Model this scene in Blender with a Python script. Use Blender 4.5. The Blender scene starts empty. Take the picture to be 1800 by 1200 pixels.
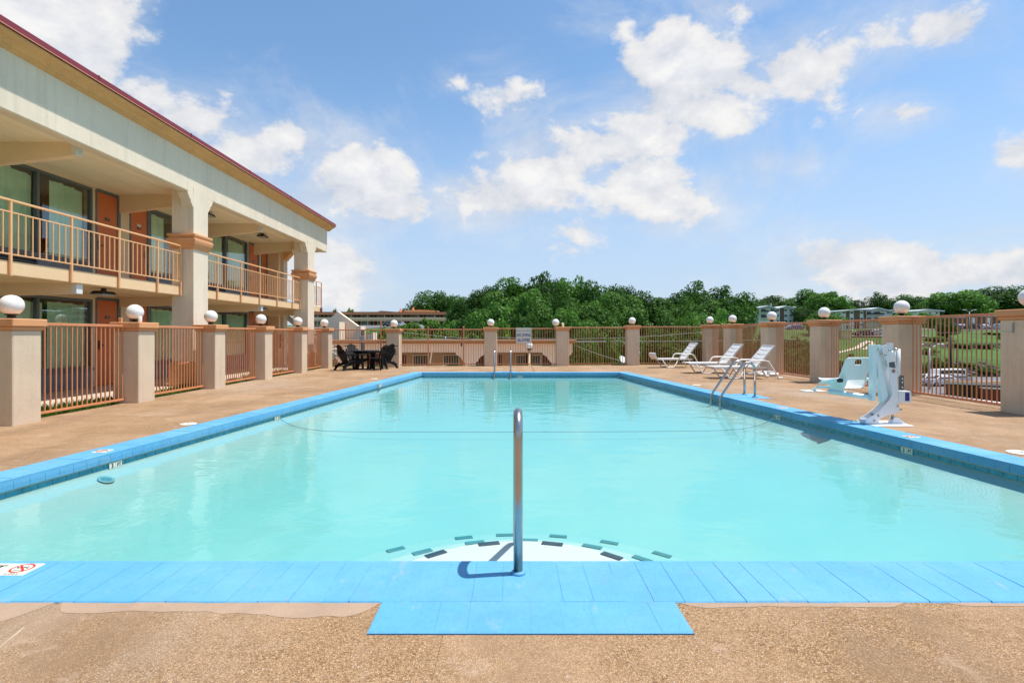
import bpy, math, random
from mathutils import Vector, Matrix
rnd = random.Random(7)
R = math.radians
PI = math.pi
sc = bpy.context.scene
COL = sc.collection

# ------------------------------------------------------------------ camera
cam_d = bpy.data.cameras.new("camera")
cam = bpy.data.objects.new("camera", cam_d)
COL.objects.link(cam)
cam.location = (0, 0, 1.3)
cam.rotation_euler = (R(90), 0, 0)
cam_d.sensor_width = 36
cam_d.lens = 19.0
cam_d.shift_y = -12 / 1800
cam_d.clip_start = 0.05
cam_d.clip_end = 3000
sc.camera = cam

# ------------------------------------------------------------------ light
SUN_EL, SUN_AZ = R(70), R(82)
SKY_STRENGTH = 0.15
SKY_TINT = (.76, .90, .93)
CLOUD_V = 4.75
wd = bpy.data.worlds.new("World")
sc.world = wd
wd.use_nodes = True


def build_world():
    nt = wd.node_tree
    N, L = nt.nodes, nt.links
    for n in list(N):
        N.remove(n)
    out = N.new("ShaderNodeOutputWorld")
    bg = N.new("ShaderNodeBackground")
    bg.inputs[1].default_value = SKY_STRENGTH
    sky = N.new("ShaderNodeTexSky")
    sky.sky_type = 'NISHITA'
    sky.sun_disc = False
    sky.sun_elevation = SUN_EL
    sky.sun_rotation = SUN_AZ
    sky.altitude = 100
    sky.air_density = 1.0
    sky.dust_density = 0.7
    sky.ozone_density = 2.2

    def math_(op, a, b=None, c=None, clamp=False):
        n = N.new("ShaderNodeMath")
        n.operation = op
        n.use_clamp = clamp
        for i, x in enumerate((a, b, c)):
            if x is None:
                continue
            if isinstance(x, (int, float)):
                n.inputs[i].default_value = x
            else:
                L.new(x, n.inputs[i])
        return n.outputs[0]

    def mr(v, a, b, c=0.0, d=1.0, sm=True):
        n = N.new("ShaderNodeMapRange")
        n.interpolation_type = 'SMOOTHSTEP' if sm else 'LINEAR'
        L.new(v, n.inputs[0])
        for i, x in zip((1, 2, 3, 4), (a, b, c, d)):
            n.inputs[i].default_value = x
        return n.outputs[0]

    tc = N.new("ShaderNodeTexCoord")
    D = tc.outputs["Generated"]
    sep = N.new("ShaderNodeSeparateXYZ")
    L.new(D, sep.inputs[0])
    X, Y, Z = sep.outputs
    ysafe = math_('MAXIMUM', Y, 0.08)
    u = math_('DIVIDE', X, ysafe)
    v = math_('DIVIDE', Z, ysafe)
    comb = N.new("ShaderNodeCombineXYZ")
    L.new(u, comb.inputs[0])
    L.new(v, comb.inputs[1])
    UV = comb.outputs[0]
    blobs = [  # px, py, rx, ry, amount (photo pixels, used only to find a direction)
        (40, 30, 190, 120, 1.0), (120, 110, 110, 80, .9), (330, 215, 140, 75, 1.0), (430, 262, 120, 62, 1.0), (260, 170, 80, 45, .8),
        (505, 240, 60, 45, .85), (640, 318, 95, 80, 1.1), (600, 345, 70, 50, 1.0), (700, 365, 70, 45, 1.0), (580, 478, 85, 55, 1.25),
        (850, 352, 100, 55, 1.05), (950, 312, 100, 65, 1.0), (1050, 265, 105, 62, 1.0), (1140, 232, 120, 60, 1.15), (1130, 318, 125, 72, 1.0),
        (1190, 355, 75, 50, 1.0), (890, 175, 75, 62, .62), (800, 145, 45, 25, .5), (1205, 130, 110, 80, 1.1), (1235, 195, 105, 58, 1.05),
        (1290, 15, 55, 25, .6), (1430, 110, 130, 62, .72), (1500, 75, 90, 40, .62), (1640, 55, 110, 55, .75), (1590, 200, 105, 42, .8),
        (1790, 270, 60, 40, .8), (1500, 470, 130, 46, .95), (1600, 485, 140, 50, 1.0), (1730, 478, 130, 46, 1.0), (1580, 525, 260, 30, .55),
        (1340, 285, 90, 25, .45), (1000, 288, 80, 45, .9), (1180, 190, 85, 62, 1.15), (1255, 120, 85, 65, .9), (1320, 150, 90, 48, .78), (1380, 128, 85, 52, .82), (1560, 70, 90, 50, .75), (1470, 95, 80, 50, .78), (1080, 340, 70, 40, .8), (1090, 50, 60, 35, .45), (1015, 412, 60, 35, .5), (1790, 150, 50, 40, .5)]
    f = None
    for px, py, rx, ry, am in blobs:
        m = N.new("ShaderNodeVectorMath")
        m.operation = 'MULTIPLY_ADD'
        L.new(UV, m.inputs[0])
        cu, cv, ru, rv = (px - 900) / 950, (588 - py) / 950, rx / 950, ry / 950
        m.inputs[1].default_value = (1 / ru, 1 / rv, 0)
        m.inputs[2].default_value = (-cu / ru, -cv / rv, 0)
        ln = N.new("ShaderNodeVectorMath")
        ln.operation = 'LENGTH'
        L.new(m.outputs[0], ln.inputs[0])
        g = math_('MULTIPLY_ADD', ln.outputs["Value"], -am * .67, am)
        f = g if f is None else math_('MAXIMUM', f, g)
    f = math_('MAXIMUM', f, -1.5)

    def noise(scale, detail, rough, off=(0, 0, 0), dist=0.0):
        mp = N.new("ShaderNodeMapping")
        mp.inputs["Location"].default_value = off
        mp.inputs["Scale"].default_value = (1, 1, 1.5)
        L.new(D, mp.inputs[0])
        n = N.new("ShaderNodeTexNoise")
        n.inputs["Scale"].default_value = scale
        n.inputs["Detail"].default_value = detail
        n.inputs["Roughness"].default_value = rough
        n.inputs["Distortion"].default_value = dist
        L.new(mp.outputs[0], n.inputs["Vector"])
        return n.outputs["Fac"]

    n1 = noise(7.5, 10, .60, (3.1, 1.2, .4), .15)
    n2 = noise(7.5, 5, .60, (3.1 + .012, 1.2, .4 + .035), .15)
    # ordinary fair-weather cover for the rest of the sky, away from the view
    nb = noise(2.6, 9, .6, (7, 2, 5), .1)
    away = mr(math_('MAXIMUM', math_('ABSOLUTE', u), v), .98, 1.25)
    back = mr(Y, .10, .02)
    away = math_('MAXIMUM', away, back)
    fb = math_('MULTIPLY_ADD', nb, 3.2, -1.72)
    fb = math_('MULTIPLY_ADD', math_('SUBTRACT', 1.0, away), -2.0, fb)
    f = math_('MAXIMUM', f, fb)
    d = math_('MULTIPLY_ADD', math_('SUBTRACT', n1, .5), 2.3, f)
    dens = mr(d, .27, .62)
    dens = math_('MULTIPLY', dens, mr(Z, -.01, .03))
    # light and dark sides of the clouds
    gr = math_('SUBTRACT', n1, n2)
    lit = math_('MULTIPLY_ADD', gr, 3.0, .66, True)
    thick = mr(d, .3, 1.2, .92, 1.02)
    lum = math_('MULTIPLY', math_('MULTIPLY_ADD', lit, .17, .83), thick)
    # thin torn wisps round and between the heaps
    n3 = noise(3.4, 9, .66, (1.7, 4.1, 2.2), .6)
    wisp = math_('MULTIPLY', mr(math_('MULTIPLY_ADD', math_('SUBTRACT', n3, .5), 2.2, math_('MULTIPLY', f, .55)), -.20, .70, 0, .66), mr(Z, -.01, .05))
    dens = math_('MAXIMUM', dens, wisp)
    cc = N.new("ShaderNodeMix")
    cc.data_type = 'RGBA'
    cc.inputs[6].default_value = (.84, .89, 1.0, 1)
    cc.inputs[7].default_value = (1.0, .985, .97, 1)
    L.new(lit, cc.inputs[0])
    sc_ = N.new("ShaderNodeVectorMath")
    sc_.operation = 'SCALE'
    L.new(cc.outputs[2], sc_.inputs[0])
    L.new(math_('MULTIPLY', lum, CLOUD_V), sc_.inputs[3])
    # thin milky veil low over the horizon (the photograph's pale lower sky)
    veil = N.new("ShaderNodeMix")
    veil.data_type = 'RGBA'
    L.new(mr(Z, .46, .0, 0, .80), veil.inputs[0])
    tint = N.new("ShaderNodeVectorMath")
    tint.operation = 'MULTIPLY'
    L.new(sky.outputs[0], tint.inputs[0])
    tint.inputs[1].default_value = SKY_TINT
    L.new(tint.outputs[0], veil.inputs[6])
    veil.inputs[7].default_value = (2.75, 3.2, 4.15, 1)
    mix = N.new("ShaderNodeMix")
    mix.data_type = 'RGBA'
    L.new(math_('MULTIPLY', dens, .97), mix.inputs[0])
    L.new(veil.outputs[2], mix.inputs[6])
    L.new(sc_.outputs[0], mix.inputs[7])
    L.new(mix.outputs[2], bg.inputs[0])
    L.new(bg.outputs[0], out.inputs[0])


build_world()
sun_d = bpy.data.lights.new("sun", 'SUN')
sun_d.energy = 4.2
sun_d.angle = R(.53)
sun_d.color = (1.0, .955, .88)
sun = bpy.data.objects.new("sun", sun_d)
COL.objects.link(sun)
sv = Vector((math.cos(SUN_EL) * math.sin(SUN_AZ), math.cos(SUN_EL) * math.cos(SUN_AZ), math.sin(SUN_EL)))
sun.rotation_euler = sv.to_track_quat('Z', 'Y').to_euler()
sun.location = (30, 10, 60)
sc.view_settings.view_transform = 'Standard'
sc.view_settings.look = 'None'
sc.view_settings.exposure = 0.42
sc.view_settings.gamma = 1.0
sc.view_settings.use_curve_mapping = False
sc.render.engine = 'CYCLES'
sc.cycles.max_bounces = 9
sc.cycles.diffuse_bounces = 6
sc.cycles.transparent_max_bounces = 12
sc.cycles.caustics_reflective = False
sc.cycles.caustics_refractive = False
sc.cycles.use_denoising = True

# ------------------------------------------------------------------ mesh helpers


class MB:
    def __init__(s):
        s.v, s.f, s.sm, s.mi, s.m = [], [], [], [], 0

    def add(s, vs, fs, smooth=False):
        o = len(s.v)
        s.v.extend([tuple(p) for p in vs])
        for f in fs:
            s.f.append([i + o for i in f])
            s.sm.append(smooth)
            s.mi.append(s.m)
        return s

    def box(s, x0, y0, z0, x1, y1, z1):
        vs = [(x0, y0, z0), (x1, y0, z0), (x1, y1, z0), (x0, y1, z0), (x0, y0, z1), (x1, y0, z1), (x1, y1, z1), (x0, y1, z1)]
        return s.add(vs, [(3, 2, 1, 0), (4, 5, 6, 7), (0, 1, 5, 4), (1, 2, 6, 5), (2, 3, 7, 6), (3, 0, 4, 7)])

    def cbox(s, x0, y0, z0, x1, y1, z1, c=.008):
        c = min(c, (x1 - x0) * .45, (y1 - y0) * .45, (z1 - z0) * .45)
        xs, ys, zs = (x0, x1), (y0, y1), (z0, z1)
        vs, idx = [], {}
        for a in (0, 1):
            for b in (0, 1):
                for d in (0, 1):
                    sx, sy, sz = (1, -1)[a], (1, -1)[b], (1, -1)[d]
                    for k, p in enumerate(((xs[a], ys[b] + sy * c, zs[d] + sz * c), (xs[a] + sx * c, ys[b], zs[d] + sz * c), (xs[a] + sx * c, ys[b] + sy * c, zs[d]))):
                        idx[(a, b, d, k)] = len(vs)
                        vs.append(p)
        fs = []

        def q(keys):
            fs.append([idx[k] for k in keys])
        for a in (0, 1):
            r = [(a, 0, 0, 0), (a, 1, 0, 0), (a, 1, 1, 0), (a, 0, 1, 0)]
            q(r if a else r[::-1])
        for b in (0, 1):
            r = [(0, b, 0, 1), (1, b, 0, 1), (1, b, 1, 1), (0, b, 1, 1)]
            q(r if not b else r[::-1])
        for d in (0, 1):
            r = [(0, 0, d, 2), (1, 0, d, 2), (1, 1, d, 2), (0, 1, d, 2)]
            q(r if d else r[::-1])
        for a in (0, 1):
            for b in (0, 1):
                r = [(a, b, 0, 0), (a, b, 1, 0), (a, b, 1, 1), (a, b, 0, 1)]
                q(r if a == b else r[::-1])
        for a in (0, 1):
            for d in (0, 1):
                r = [(a, 0, d, 0), (a, 1, d, 0), (a, 1, d, 2), (a, 0, d, 2)]
                q(r if a != d else r[::-1])
        for b in (0, 1):
            for d in (0, 1):
                r = [(0, b, d, 1), (1, b, d, 1), (1, b, d, 2), (0, b, d, 2)]
                q(r if b == d else r[::-1])
        for a in (0, 1):
            for b in (0, 1):
                for d in (0, 1):
                    r = [(a, b, d, 0), (a, b, d, 1), (a, b, d, 2)]
                    q(r if (a + b + d) % 2 else r[::-1])
        return s.add(vs, fs)

    def bar(s, a, b, w, h, up=(0, 0, 1)):
        """rectangular bar from a to b, w wide sideways, h along up"""
        a, b, up = Vector(a), Vector(b), Vector(up)
        t = (b - a).normalized()
        sd = t.cross(up)
        if sd.length < 1e-4:
            sd = t.cross(Vector((1, 0, 0)))
        sd.normalize()
        n = sd.cross(t).normalized()
        vs = []
        for p in (a, b):
            for i, j in ((-1, -1), (1, -1), (1, 1), (-1, 1)):
                vs.append(p + sd * (i * w / 2) + n * (j * h / 2))
        return s.add(vs, [(3, 2, 1, 0), (4, 5, 6, 7), (0, 1, 5, 4), (1, 2, 6, 5), (2, 3, 7, 6), (3, 0, 4, 7)])

    def tube(s, pts, r, seg=10, cap=True, rs=None):
        P = [Vector(p) for p in pts]
        n = len(P)
        T = []
        for i in range(n):
            t = (P[min(i + 1, n - 1)] - P[max(i - 1, 0)])
            T.append(t.normalized())
        ref = Vector((0, 0, 1)) if abs(T[0].z) < .9 else Vector((1, 0, 0))
        nx = T[0].cross(ref).normalized()
        vs = []
        for i in range(n):
            nx = (nx - T[i] * nx.dot(T[i])).normalized()
            ny = T[i].cross(nx)
            ri = rs[i] if rs else r
            for k in range(seg):
                a = 2 * PI * k / seg
                vs.append(P[i] + (nx * math.cos(a) + ny * math.sin(a)) * ri)
        fs = []
        for i in range(n - 1):
            for k in range(seg):
                k2 = (k + 1) % seg
                fs.append((i * seg + k, i * seg + k2, (i + 1) * seg + k2, (i + 1) * seg + k))
        s.add(vs, fs, True)
        if cap:
            o = len(s.v) - n * seg
            s.f.append([o + k for k in range(seg)][::-1])
            s.f.append([o + (n - 1) * seg + k for k in range(seg)])
            s.sm += [False, False]
            s.mi += [s.m, s.m]
        return s

    def lathe(s, prof, c=(0, 0, 0), seg=24, smooth=True):
        vs, fs = [], []
        n = len(prof)
        for r, z in prof:
            for k in range(seg):
                a = 2 * PI * k / seg
                vs.append((c[0] + r * math.cos(a), c[1] + r * math.sin(a), c[2] + z))
        for i in range(n - 1):
            for k in range(seg):
                k2 = (k + 1) % seg
                fs.append((i * seg + k, i * seg + k2, (i + 1) * seg + k2, (i + 1) * seg + k))
        s.add(vs, fs, smooth)
        o = len(s.v) - n * seg
        for i, rev in ((0, True), (n - 1, False)):
            if prof[i][0] > 1e-4:
                q = [o + i * seg + k for k in range(seg)]
                s.f.append(q[::-1] if rev else q)
                s.sm.append(False)
                s.mi.append(s.m)
        return s

    def prism(s, poly, t0, t1, fn):
        """poly: 2D outline, extruded from t0 to t1; fn(p, q, t) -> 3D"""
        n = len(poly)
        vs = [fn(p, q, t0) for p, q in poly] + [fn(p, q, t1) for p, q in poly]
        fs = [list(range(n))[::-1], list(range(n, 2 * n))]
        for i in range(n):
            j = (i + 1) % n
            fs.append((i, j, n + j, n + i))
        return s.add(vs, fs)

    def mesh(s, name, mat):
        me = bpy.data.meshes.new(name)
        me.from_pydata(s.v, [], s.f)
        for m in (mat if isinstance(mat, (list, tuple)) else [mat]):
            me.materials.append(m)
        me.polygons.foreach_set("use_smooth", s.sm)
        me.polygons.foreach_set("material_index", s.mi)
        me.update()
        return me


def obj(name, data, parent=None, loc=(0, 0, 0), rot=(0, 0, 0), **kw):
    o = bpy.data.objects.new(name, data)
    COL.objects.link(o)
    o.location = loc
    o.rotation_euler = rot
    if parent:
        o.parent = parent
    for k, v in kw.items():
        o[k] = v
    return o


def part(name, mb, mat, parent, loc=(0, 0, 0), rot=(0, 0, 0), **kw):
    return obj(name, mb.mesh(name, mat), parent, loc, rot, **kw)


def thing(name, label, cat, loc=(0, 0, 0), rz=0, group=None):
    o = obj(name, None, None, loc, (0, 0, rz), label=label, category=cat)
    o.empty_display_size = .2
    if group:
        o['group'] = group
    return o


def tag(o, label, cat, group=None):
    o['label'] = label
    o['category'] = cat
    if group:
        o['group'] = group
    return o


def struct(name, mb, mat, **kw):
    return obj(name, mb.mesh(name, mat), None, kind='structure', **kw)


KIDS = {}


def dup(root, loc, rz, label, color=None):
    """copy a thing with its parts and their sub-parts"""
    def cp(o, par):
        c = o.copy()
        COL.objects.link(c)
        if par:
            c.parent = par
        if color:
            c.color = color
        for ch in o.children:
            cp(ch, c)
        return c
    r = cp(root, None)
    r.location = loc
    r.rotation_euler = (0, 0, rz)
    r['label'] = label
    return r


def text(name, body, size, loc, rot, mat, parent, align='CENTER', sx=1.0, off=0.0):
    cu = bpy.data.curves.new(name, 'FONT')
    cu.body = body
    cu.size = size
    cu.align_x = align
    cu.align_y = 'CENTER'
    cu.extrude = .0006
    cu.offset = off
    cu.resolution_u = 2
    cu.materials.append(mat)
    o = obj(name, cu, parent, loc, rot)
    o.scale = (sx, 1, 1)
    return o


# ------------------------------------------------------------------ materials
def newmat(name):
    m = bpy.data.materials.new(name)
    m.use_nodes = True
    nt = m.node_tree
    b = nt.nodes["Principled BSDF"]
    return m, nt, b


def nnode(nt, kind, **inp):
    n = nt.nodes.new(kind)
    for k, v in inp.items():
        n.inputs[k.replace('_', ' ')].default_value = v
    return n


def pm(name, col, rough=.6, metal=0.0, var=.12, vs=2.5, bump=0.0, bs=120.0, streak=0.0, col2=None, objcol=False, spec=None, dirt=0.0):
    """painted / plain surface: colour with two scales of uneven tone, optional rain streaks and fine relief"""
    m, nt, b = newmat(name)
    L = nt.links
    geo = nt.nodes.new("ShaderNodeNewGeometry")
    P = geo.outputs["Position"]
    n1 = nnode(nt, "ShaderNodeTexNoise", Scale=vs, Detail=8.0, Roughness=.65)
    L.new(P, n1.inputs["Vector"])
    n2 = nnode(nt, "ShaderNodeTexNoise", Scale=vs * 17, Detail=3.0, Roughness=.6)
    L.new(P, n2.inputs["Vector"])
    ad = nt.nodes.new("ShaderNodeMath")
    ad.operation = 'MULTIPLY_ADD'
    L.new(n2.outputs["Fac"], ad.inputs[0])
    ad.inputs[1].default_value = .45
    L.new(n1.outputs["Fac"], ad.inputs[2])
    mr = nt.nodes.new("ShaderNodeMapRange")
    L.new(ad.outputs[0], mr.inputs[0])
    mr.inputs[1].default_value = .35
    mr.inputs[2].default_value = 1.1
    mx = nt.nodes.new("ShaderNodeMix")
    mx.data_type = 'RGBA'
    L.new(mr.outputs[0], mx.inputs[0])
    c2 = col2 or tuple(min(1, c * (1 + var)) for c in col)
    c1 = tuple(c * (1 - var) for c in col)
    mx.inputs[6].default_value = (*c1, 1)
    mx.inputs[7].default_value = (*c2, 1)
    cout = mx.outputs[2]
    if streak:
        mp = nt.nodes.new("ShaderNodeMapping")
        mp.inputs["Scale"].default_value = (9, 9, .5)
        L.new(P, mp.inputs[0])
        n3 = nnode(nt, "ShaderNodeTexNoise", Scale=1.0, Detail=6.0, Roughness=.7)
        L.new(mp.outputs[0], n3.inputs["Vector"])
        r3 = nt.nodes.new("ShaderNodeMapRange")
        L.new(n3.outputs["Fac"], r3.inputs[0])
        r3.inputs[1].default_value = .48
        r3.inputs[2].default_value = .78
        r3.inputs[4].default_value = streak
        ms = nt.nodes.new("ShaderNodeMix")
        ms.data_type = 'RGBA'
        L.new(r3.outputs[0], ms.inputs[0])
        L.new(cout, ms.inputs[6])
        ms.inputs[7].default_value = (*[c * .45 for c in col], 1)
        cout = ms.outputs[2]
    if dirt:
        n4 = nnode(nt, "ShaderNodeTexNoise", Scale=14.0, Detail=7.0, Roughness=.75)
        L.new(P, n4.inputs["Vector"])
        r4 = nt.nodes.new("ShaderNodeMapRange")
        L.new(n4.outputs["Fac"], r4.inputs[0])
        r4.inputs[1].default_value = .58
        r4.inputs[2].default_value = .72
        r4.inputs[4].default_value = dirt
        ms = nt.nodes.new("ShaderNodeMix")
        ms.data_type = 'RGBA'
        L.new(r4.outputs[0], ms.inputs[0])
        L.new(cout, ms.inputs[6])
        ms.inputs[7].default_value = (*[c * .5 for c in col], 1)
        cout = ms.outputs[2]
    if objcol:
        oi = nt.nodes.new("ShaderNodeObjectInfo")
        mm = nt.nodes.new("ShaderNodeMix")
        mm.data_type = 'RGBA'
        mm.blend_type = 'MULTIPLY'
        mm.inputs[0].default_value = 1
        L.new(cout, mm.inputs[6])
        L.new(oi.outputs["Color"], mm.inputs[7])
        cout = mm.outputs[2]
    L.new(cout, b.inputs["Base Color"])
    b.inputs["Roughness"].default_value = rough
    b.inputs["Metallic"].default_value = metal
    if spec is not None:
        b.inputs["Specular IOR Level"].default_value = spec
    if bump:
        nb = nnode(nt, "ShaderNodeTexNoise", Scale=bs, Detail=4.0, Roughness=.6)
        L.new(P, nb.inputs["Vector"])
        bp = nt.nodes.new("ShaderNodeBump")
        bp.inputs["Strength"].default_value = bump
        bp.inputs["Distance"].default_value = .01
        L.new(nb.outputs["Fac"], bp.inputs["Height"])
        L.new(bp.outputs[0], b.inputs["Normal"])
    return m


M = {}
M['stucco'] = pm("stucco", (.68, .535, .385), .9, var=.14, vs=1.6, bump=.5, bs=90, streak=.24, dirt=.16)
M["stucco_weathered"] = pm("stucco_weathered", (.70, .56, .40), .9, var=.18, vs=1.9, bump=.5, bs=90, streak=.42, dirt=.25)
M['stucco_gold'] = pm("stucco_gold", (.76, .60, .41), .9, var=.10, vs=1.2, bump=.4, bs=90, streak=.10)
M['fascia'] = pm("fascia_stucco", (.80, .68, .53), .9, var=.11, vs=1.0, bump=.5, bs=60, streak=.30, dirt=.07)
M['soffit'] = pm("soffit_paint", (.95, .83, .63), .8, var=.10, vs=1.1, bump=.2, bs=60)
M['slab'] = pm("balcony_paint", (.82, .57, .33), .75, var=.08, vs=1.5, bump=.25, bs=60, dirt=.12)
M['beam'] = pm("beam_paint", (.86, .67, .46), .8, var=.08, vs=1.5, bump=.2, bs=60)
M['cap'] = pm("terracotta_paint", (.68, .325, .145), .8, var=.12, vs=2.2, bump=.4, bs=80, dirt=.12)
M['cornice'] = pm("cornice_paint", (.74, .40, .16), .8, var=.20, vs=2.5, bump=.3, bs=60, streak=.2)
M['red_metal'] = pm("red_metal", (.20, .018, .032), .55, var=.10, vs=1.5)
M['rail'] = pm("peach_rail_paint", (.80, .45, .22), .5, var=.10, vs=3)
M['iron'] = pm("coral_fence_paint", (.62, .245, .11), .5, var=.14, vs=4, dirt=.2)
M['door'] = pm("orange_door", (.62, .17, .055), .55, var=.08, vs=1.2)
M['frame'] = pm("blue_grey_frame", (.13, .155, .175), .5, var=.10, vs=2)
M['panel_grey'] = pm("grey_panel", (.17, .20, .225), .6, var=.10, vs=2)
M['black'] = pm("black_paint", (.012, .012, .013), .4, var=.2, vs=8)
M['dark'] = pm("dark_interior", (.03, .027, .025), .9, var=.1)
M['plate'] = pm("plate_black", (.015, .013, .013), .35, var=.1)
M['white'] = pm("white_plastic", (.78, .77, .74), .38, var=.04, vs=6)
M['white_paint'] = pm("white_paint", (.76, .75, .72), .5, var=.06, vs=3)
M['white_metal'] = pm("white_powder_coat", (.82, .83, .84), .35, var=.04, vs=5)
M['aqua_metal'] = pm("pale_aqua_coat", (.72, .86, .87), .35, var=.05, vs=5)
M['aqua_plastic'] = pm("pale_aqua_plastic", (.79, .83, .81), .35, var=.04, vs=5)
M['grey_plastic'] = pm("grey_plastic", (.10, .105, .11), .5, var=.1)
M['blue_label'] = pm("blue_label", (.015, .02, .22), .4, var=.05)
M['black_plastic'] = pm("black_resin", (.007, .007, .008), .62, var=.25, vs=6, spec=.22)
M['steel'] = pm("stainless_steel", (.46, .44, .41), .27, 1.0, var=.10, vs=8, bump=.03, bs=40)
M['coping'] = pm("coping_paint", (.095, .34, .565), .62, var=.13, vs=2.6, bump=.35, bs=38, dirt=.16)


def worn_paint():
    m = pm("coping_paint", (.092, .33, .55), .66, var=.16, vs=2.2, bump=.30, bs=34, dirt=.14)
    nt = m.node_tree
    L = nt.links
    b = nt.nodes["Principled BSDF"]
    src = b.inputs["Base Color"].links[0].from_socket
    geo = nt.nodes.new("ShaderNodeNewGeometry")

    def layer(src, scale, lo, hi, col, amt, stretch=(1, 1, 1), det=8.0):
        mp = nt.nodes.new("ShaderNodeMapping")
        mp.inputs["Scale"].default_value = stretch
        L.new(geo.outputs["Position"], mp.inputs[0])
        n = nnode(nt, "ShaderNodeTexNoise", Scale=scale, Detail=det, Roughness=.7)
        L.new(mp.outputs[0], n.inputs["Vector"])
        r = nt.nodes.new("ShaderNodeMapRange")
        L.new(n.outputs["Fac"], r.inputs[0])
        r.inputs[1].default_value, r.inputs[2].default_value, r.inputs[4].default_value = lo, hi, amt
        k = nt.nodes.new("ShaderNodeMix")
        k.data_type = 'RGBA'
        L.new(r.outputs[0], k.inputs[0])
        L.new(src, k.inputs[6])
        k.inputs[7].default_value = (*col, 1)
        return k.outputs[2]
    c = layer(src, .9, .45, .70, (.19, .43, .59), .6)            # chalked, faded paint
    c = layer(c, 5.0, .56, .68, (.13, .30, .42), .45)             # scuffs
    c = layer(c, 7.0, .60, .68, (.28, .37, .40), .5, (1, .4, 1))  # thin worn streaks
    c = layer(c, 16.0, .70, .73, (.34, .25, .18), .7, det=4.0)  # chips down to the old coat
    c = layer(c, 60.0, .66, .74, (.05, .17, .28), .55, (1, .25, 1), 3.0)
    L.new(c, b.inputs["Base Color"])
    return m


M['coping'] = worn_paint()
M['step'] = pm("step_plaster", (.60, .56, .52), .8, var=.05)
M['tile_dark'] = pm("teal_tile", (.04, .27, .38), .25, var=.45, vs=7)
M['tile_step_water_tint'] = pm("step_edge_tile_water_tint", (.05, .20, .21), .35, var=.3, vs=7)  # same edge tile, with the water's teal cast put into its colour
M['tile_step'] = pm("step_edge_tile", (.012, .03, .04), .35, var=.3, vs=7)
M['grout'] = pm("cream_grout", (.42, .36, .22), .9, var=.25, vs=9)
M['sign_white'] = pm("sign_cream", (.70, .68, .58), .6, var=.04)
M['sign_blue'] = pm("sign_blue_print", (.015, .03, .26), .6, var=.05)
M['sign_red'] = pm("sign_red_print", (.55, .02, .02), .6, var=.05)
M['sign_black'] = pm("sign_black_print", (.01, .01, .01), .6, var=.05)
M['concrete'] = pm("concrete", (.50, .42, .33), .9, var=.16, vs=2.2, bump=.3, bs=80, dirt=.2)
M['concrete_pink'] = pm("worn_deck_concrete", (.37, .255, .175), .9, var=.22, vs=5, bump=.35, bs=90, dirt=.35)
M['asphalt'] = pm("asphalt", (.16, .16, .165), .9, var=.15, vs=.8, bump=.2, bs=60)
M['paint_line'] = pm("road_paint", (.7, .7, .66), .7, var=.1)
M['trunk'] = pm("bark", (.075, .055, .04), .95, var=.3, vs=3, bump=.6, bs=20)
M['pole'] = pm("dark_wood_pole", (.03, .027, .025), .9, var=.3, vs=3)
M['galv'] = pm("galvanised_metal", (.40, .42, .44), .45, .6, var=.1)
M['cable'] = pm("pale_cable", (.42, .44, .45), .6, var=.1)
M['rope'] = pm("rope_fibre", (.16, .34, .36), .8, var=.1)
M['cable_dark'] = pm("dark_cable", (.02, .02, .022), .7, var=.1)
M['rock'] = pm("rock", (.22, .19, .18), .95, var=.4, vs=1.2, bump=.5, bs=6)
M['car_paint'] = pm("car_paint", (.9, .9, .9), .25, var=.02, objcol=True)
M['tyre'] = pm("tyre_rubber", (.015, .015, .016), .85, var=.1)
M['car_glass'] = pm("dark_car_glass", (.02, .026, .03), .08, var=.1)
M['yellow_wall'] = pm("ochre_wall", (.80, .52, .18), .9, var=.1, vs=.4)
M['brown_roof'] = pm("brown_roof_edge", (.40, .19, .10), .8, var=.15, vs=.6)
M['tan_wall'] = pm("tan_wall", (.84, .62, .38), .9, var=.1, vs=.4)
M['white_wall'] = pm("white_wall", (.82, .80, .77), .85, var=.08, vs=.3, streak=.1)
M['brick_far'] = pm("brown_brick", (.20, .12, .085), .9, var=.25, vs=2.5)
M['roof_white'] = pm("white_roof", (.66, .68, .70), .7, var=.06, vs=.3)
M['roof_grey'] = pm("grey_roof", (.32, .35, .34), .8, var=.1, vs=.3)
M['win_far'] = pm("far_window_glass", (.03, .045, .055), .12, var=.3, vs=.5)
M['win_teal'] = pm("teal_curtained_window", (.10, .24, .24), .3, var=.3, vs=.5)
M['door_red'] = pm("dark_red_door", (.09, .025, .03), .6, var=.2, vs=.5)
M['maroon'] = pm("maroon_paint", (.16, .025, .02), .6, var=.1)
M['shed_wall'] = pm("shed_boards", (.19, .095, .035), .85, var=.2, vs=1.5)
M['dumpster'] = pm("rust_red_steel", (.30, .055, .025), .7, var=.2, vs=1.5)
M['orange'] = pm("orange_stripe", (.70, .16, .02), .5, var=.05)
M['tar'] = pm("tar_roof", (.045, .05, .06), .8, var=.2, vs=.6)
M['green_door'] = pm("dark_green_glass", (.02, .055, .05), .15, var=.2)
M['brown_wall'] = pm("recessed_brown_wall", (.42, .27, .16), .9, var=.1)  # even brown for the wall set back in the low wing
M['light_lens'] = pm("frosted_lens", (.42, .40, .36), .3, var=.1)


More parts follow.
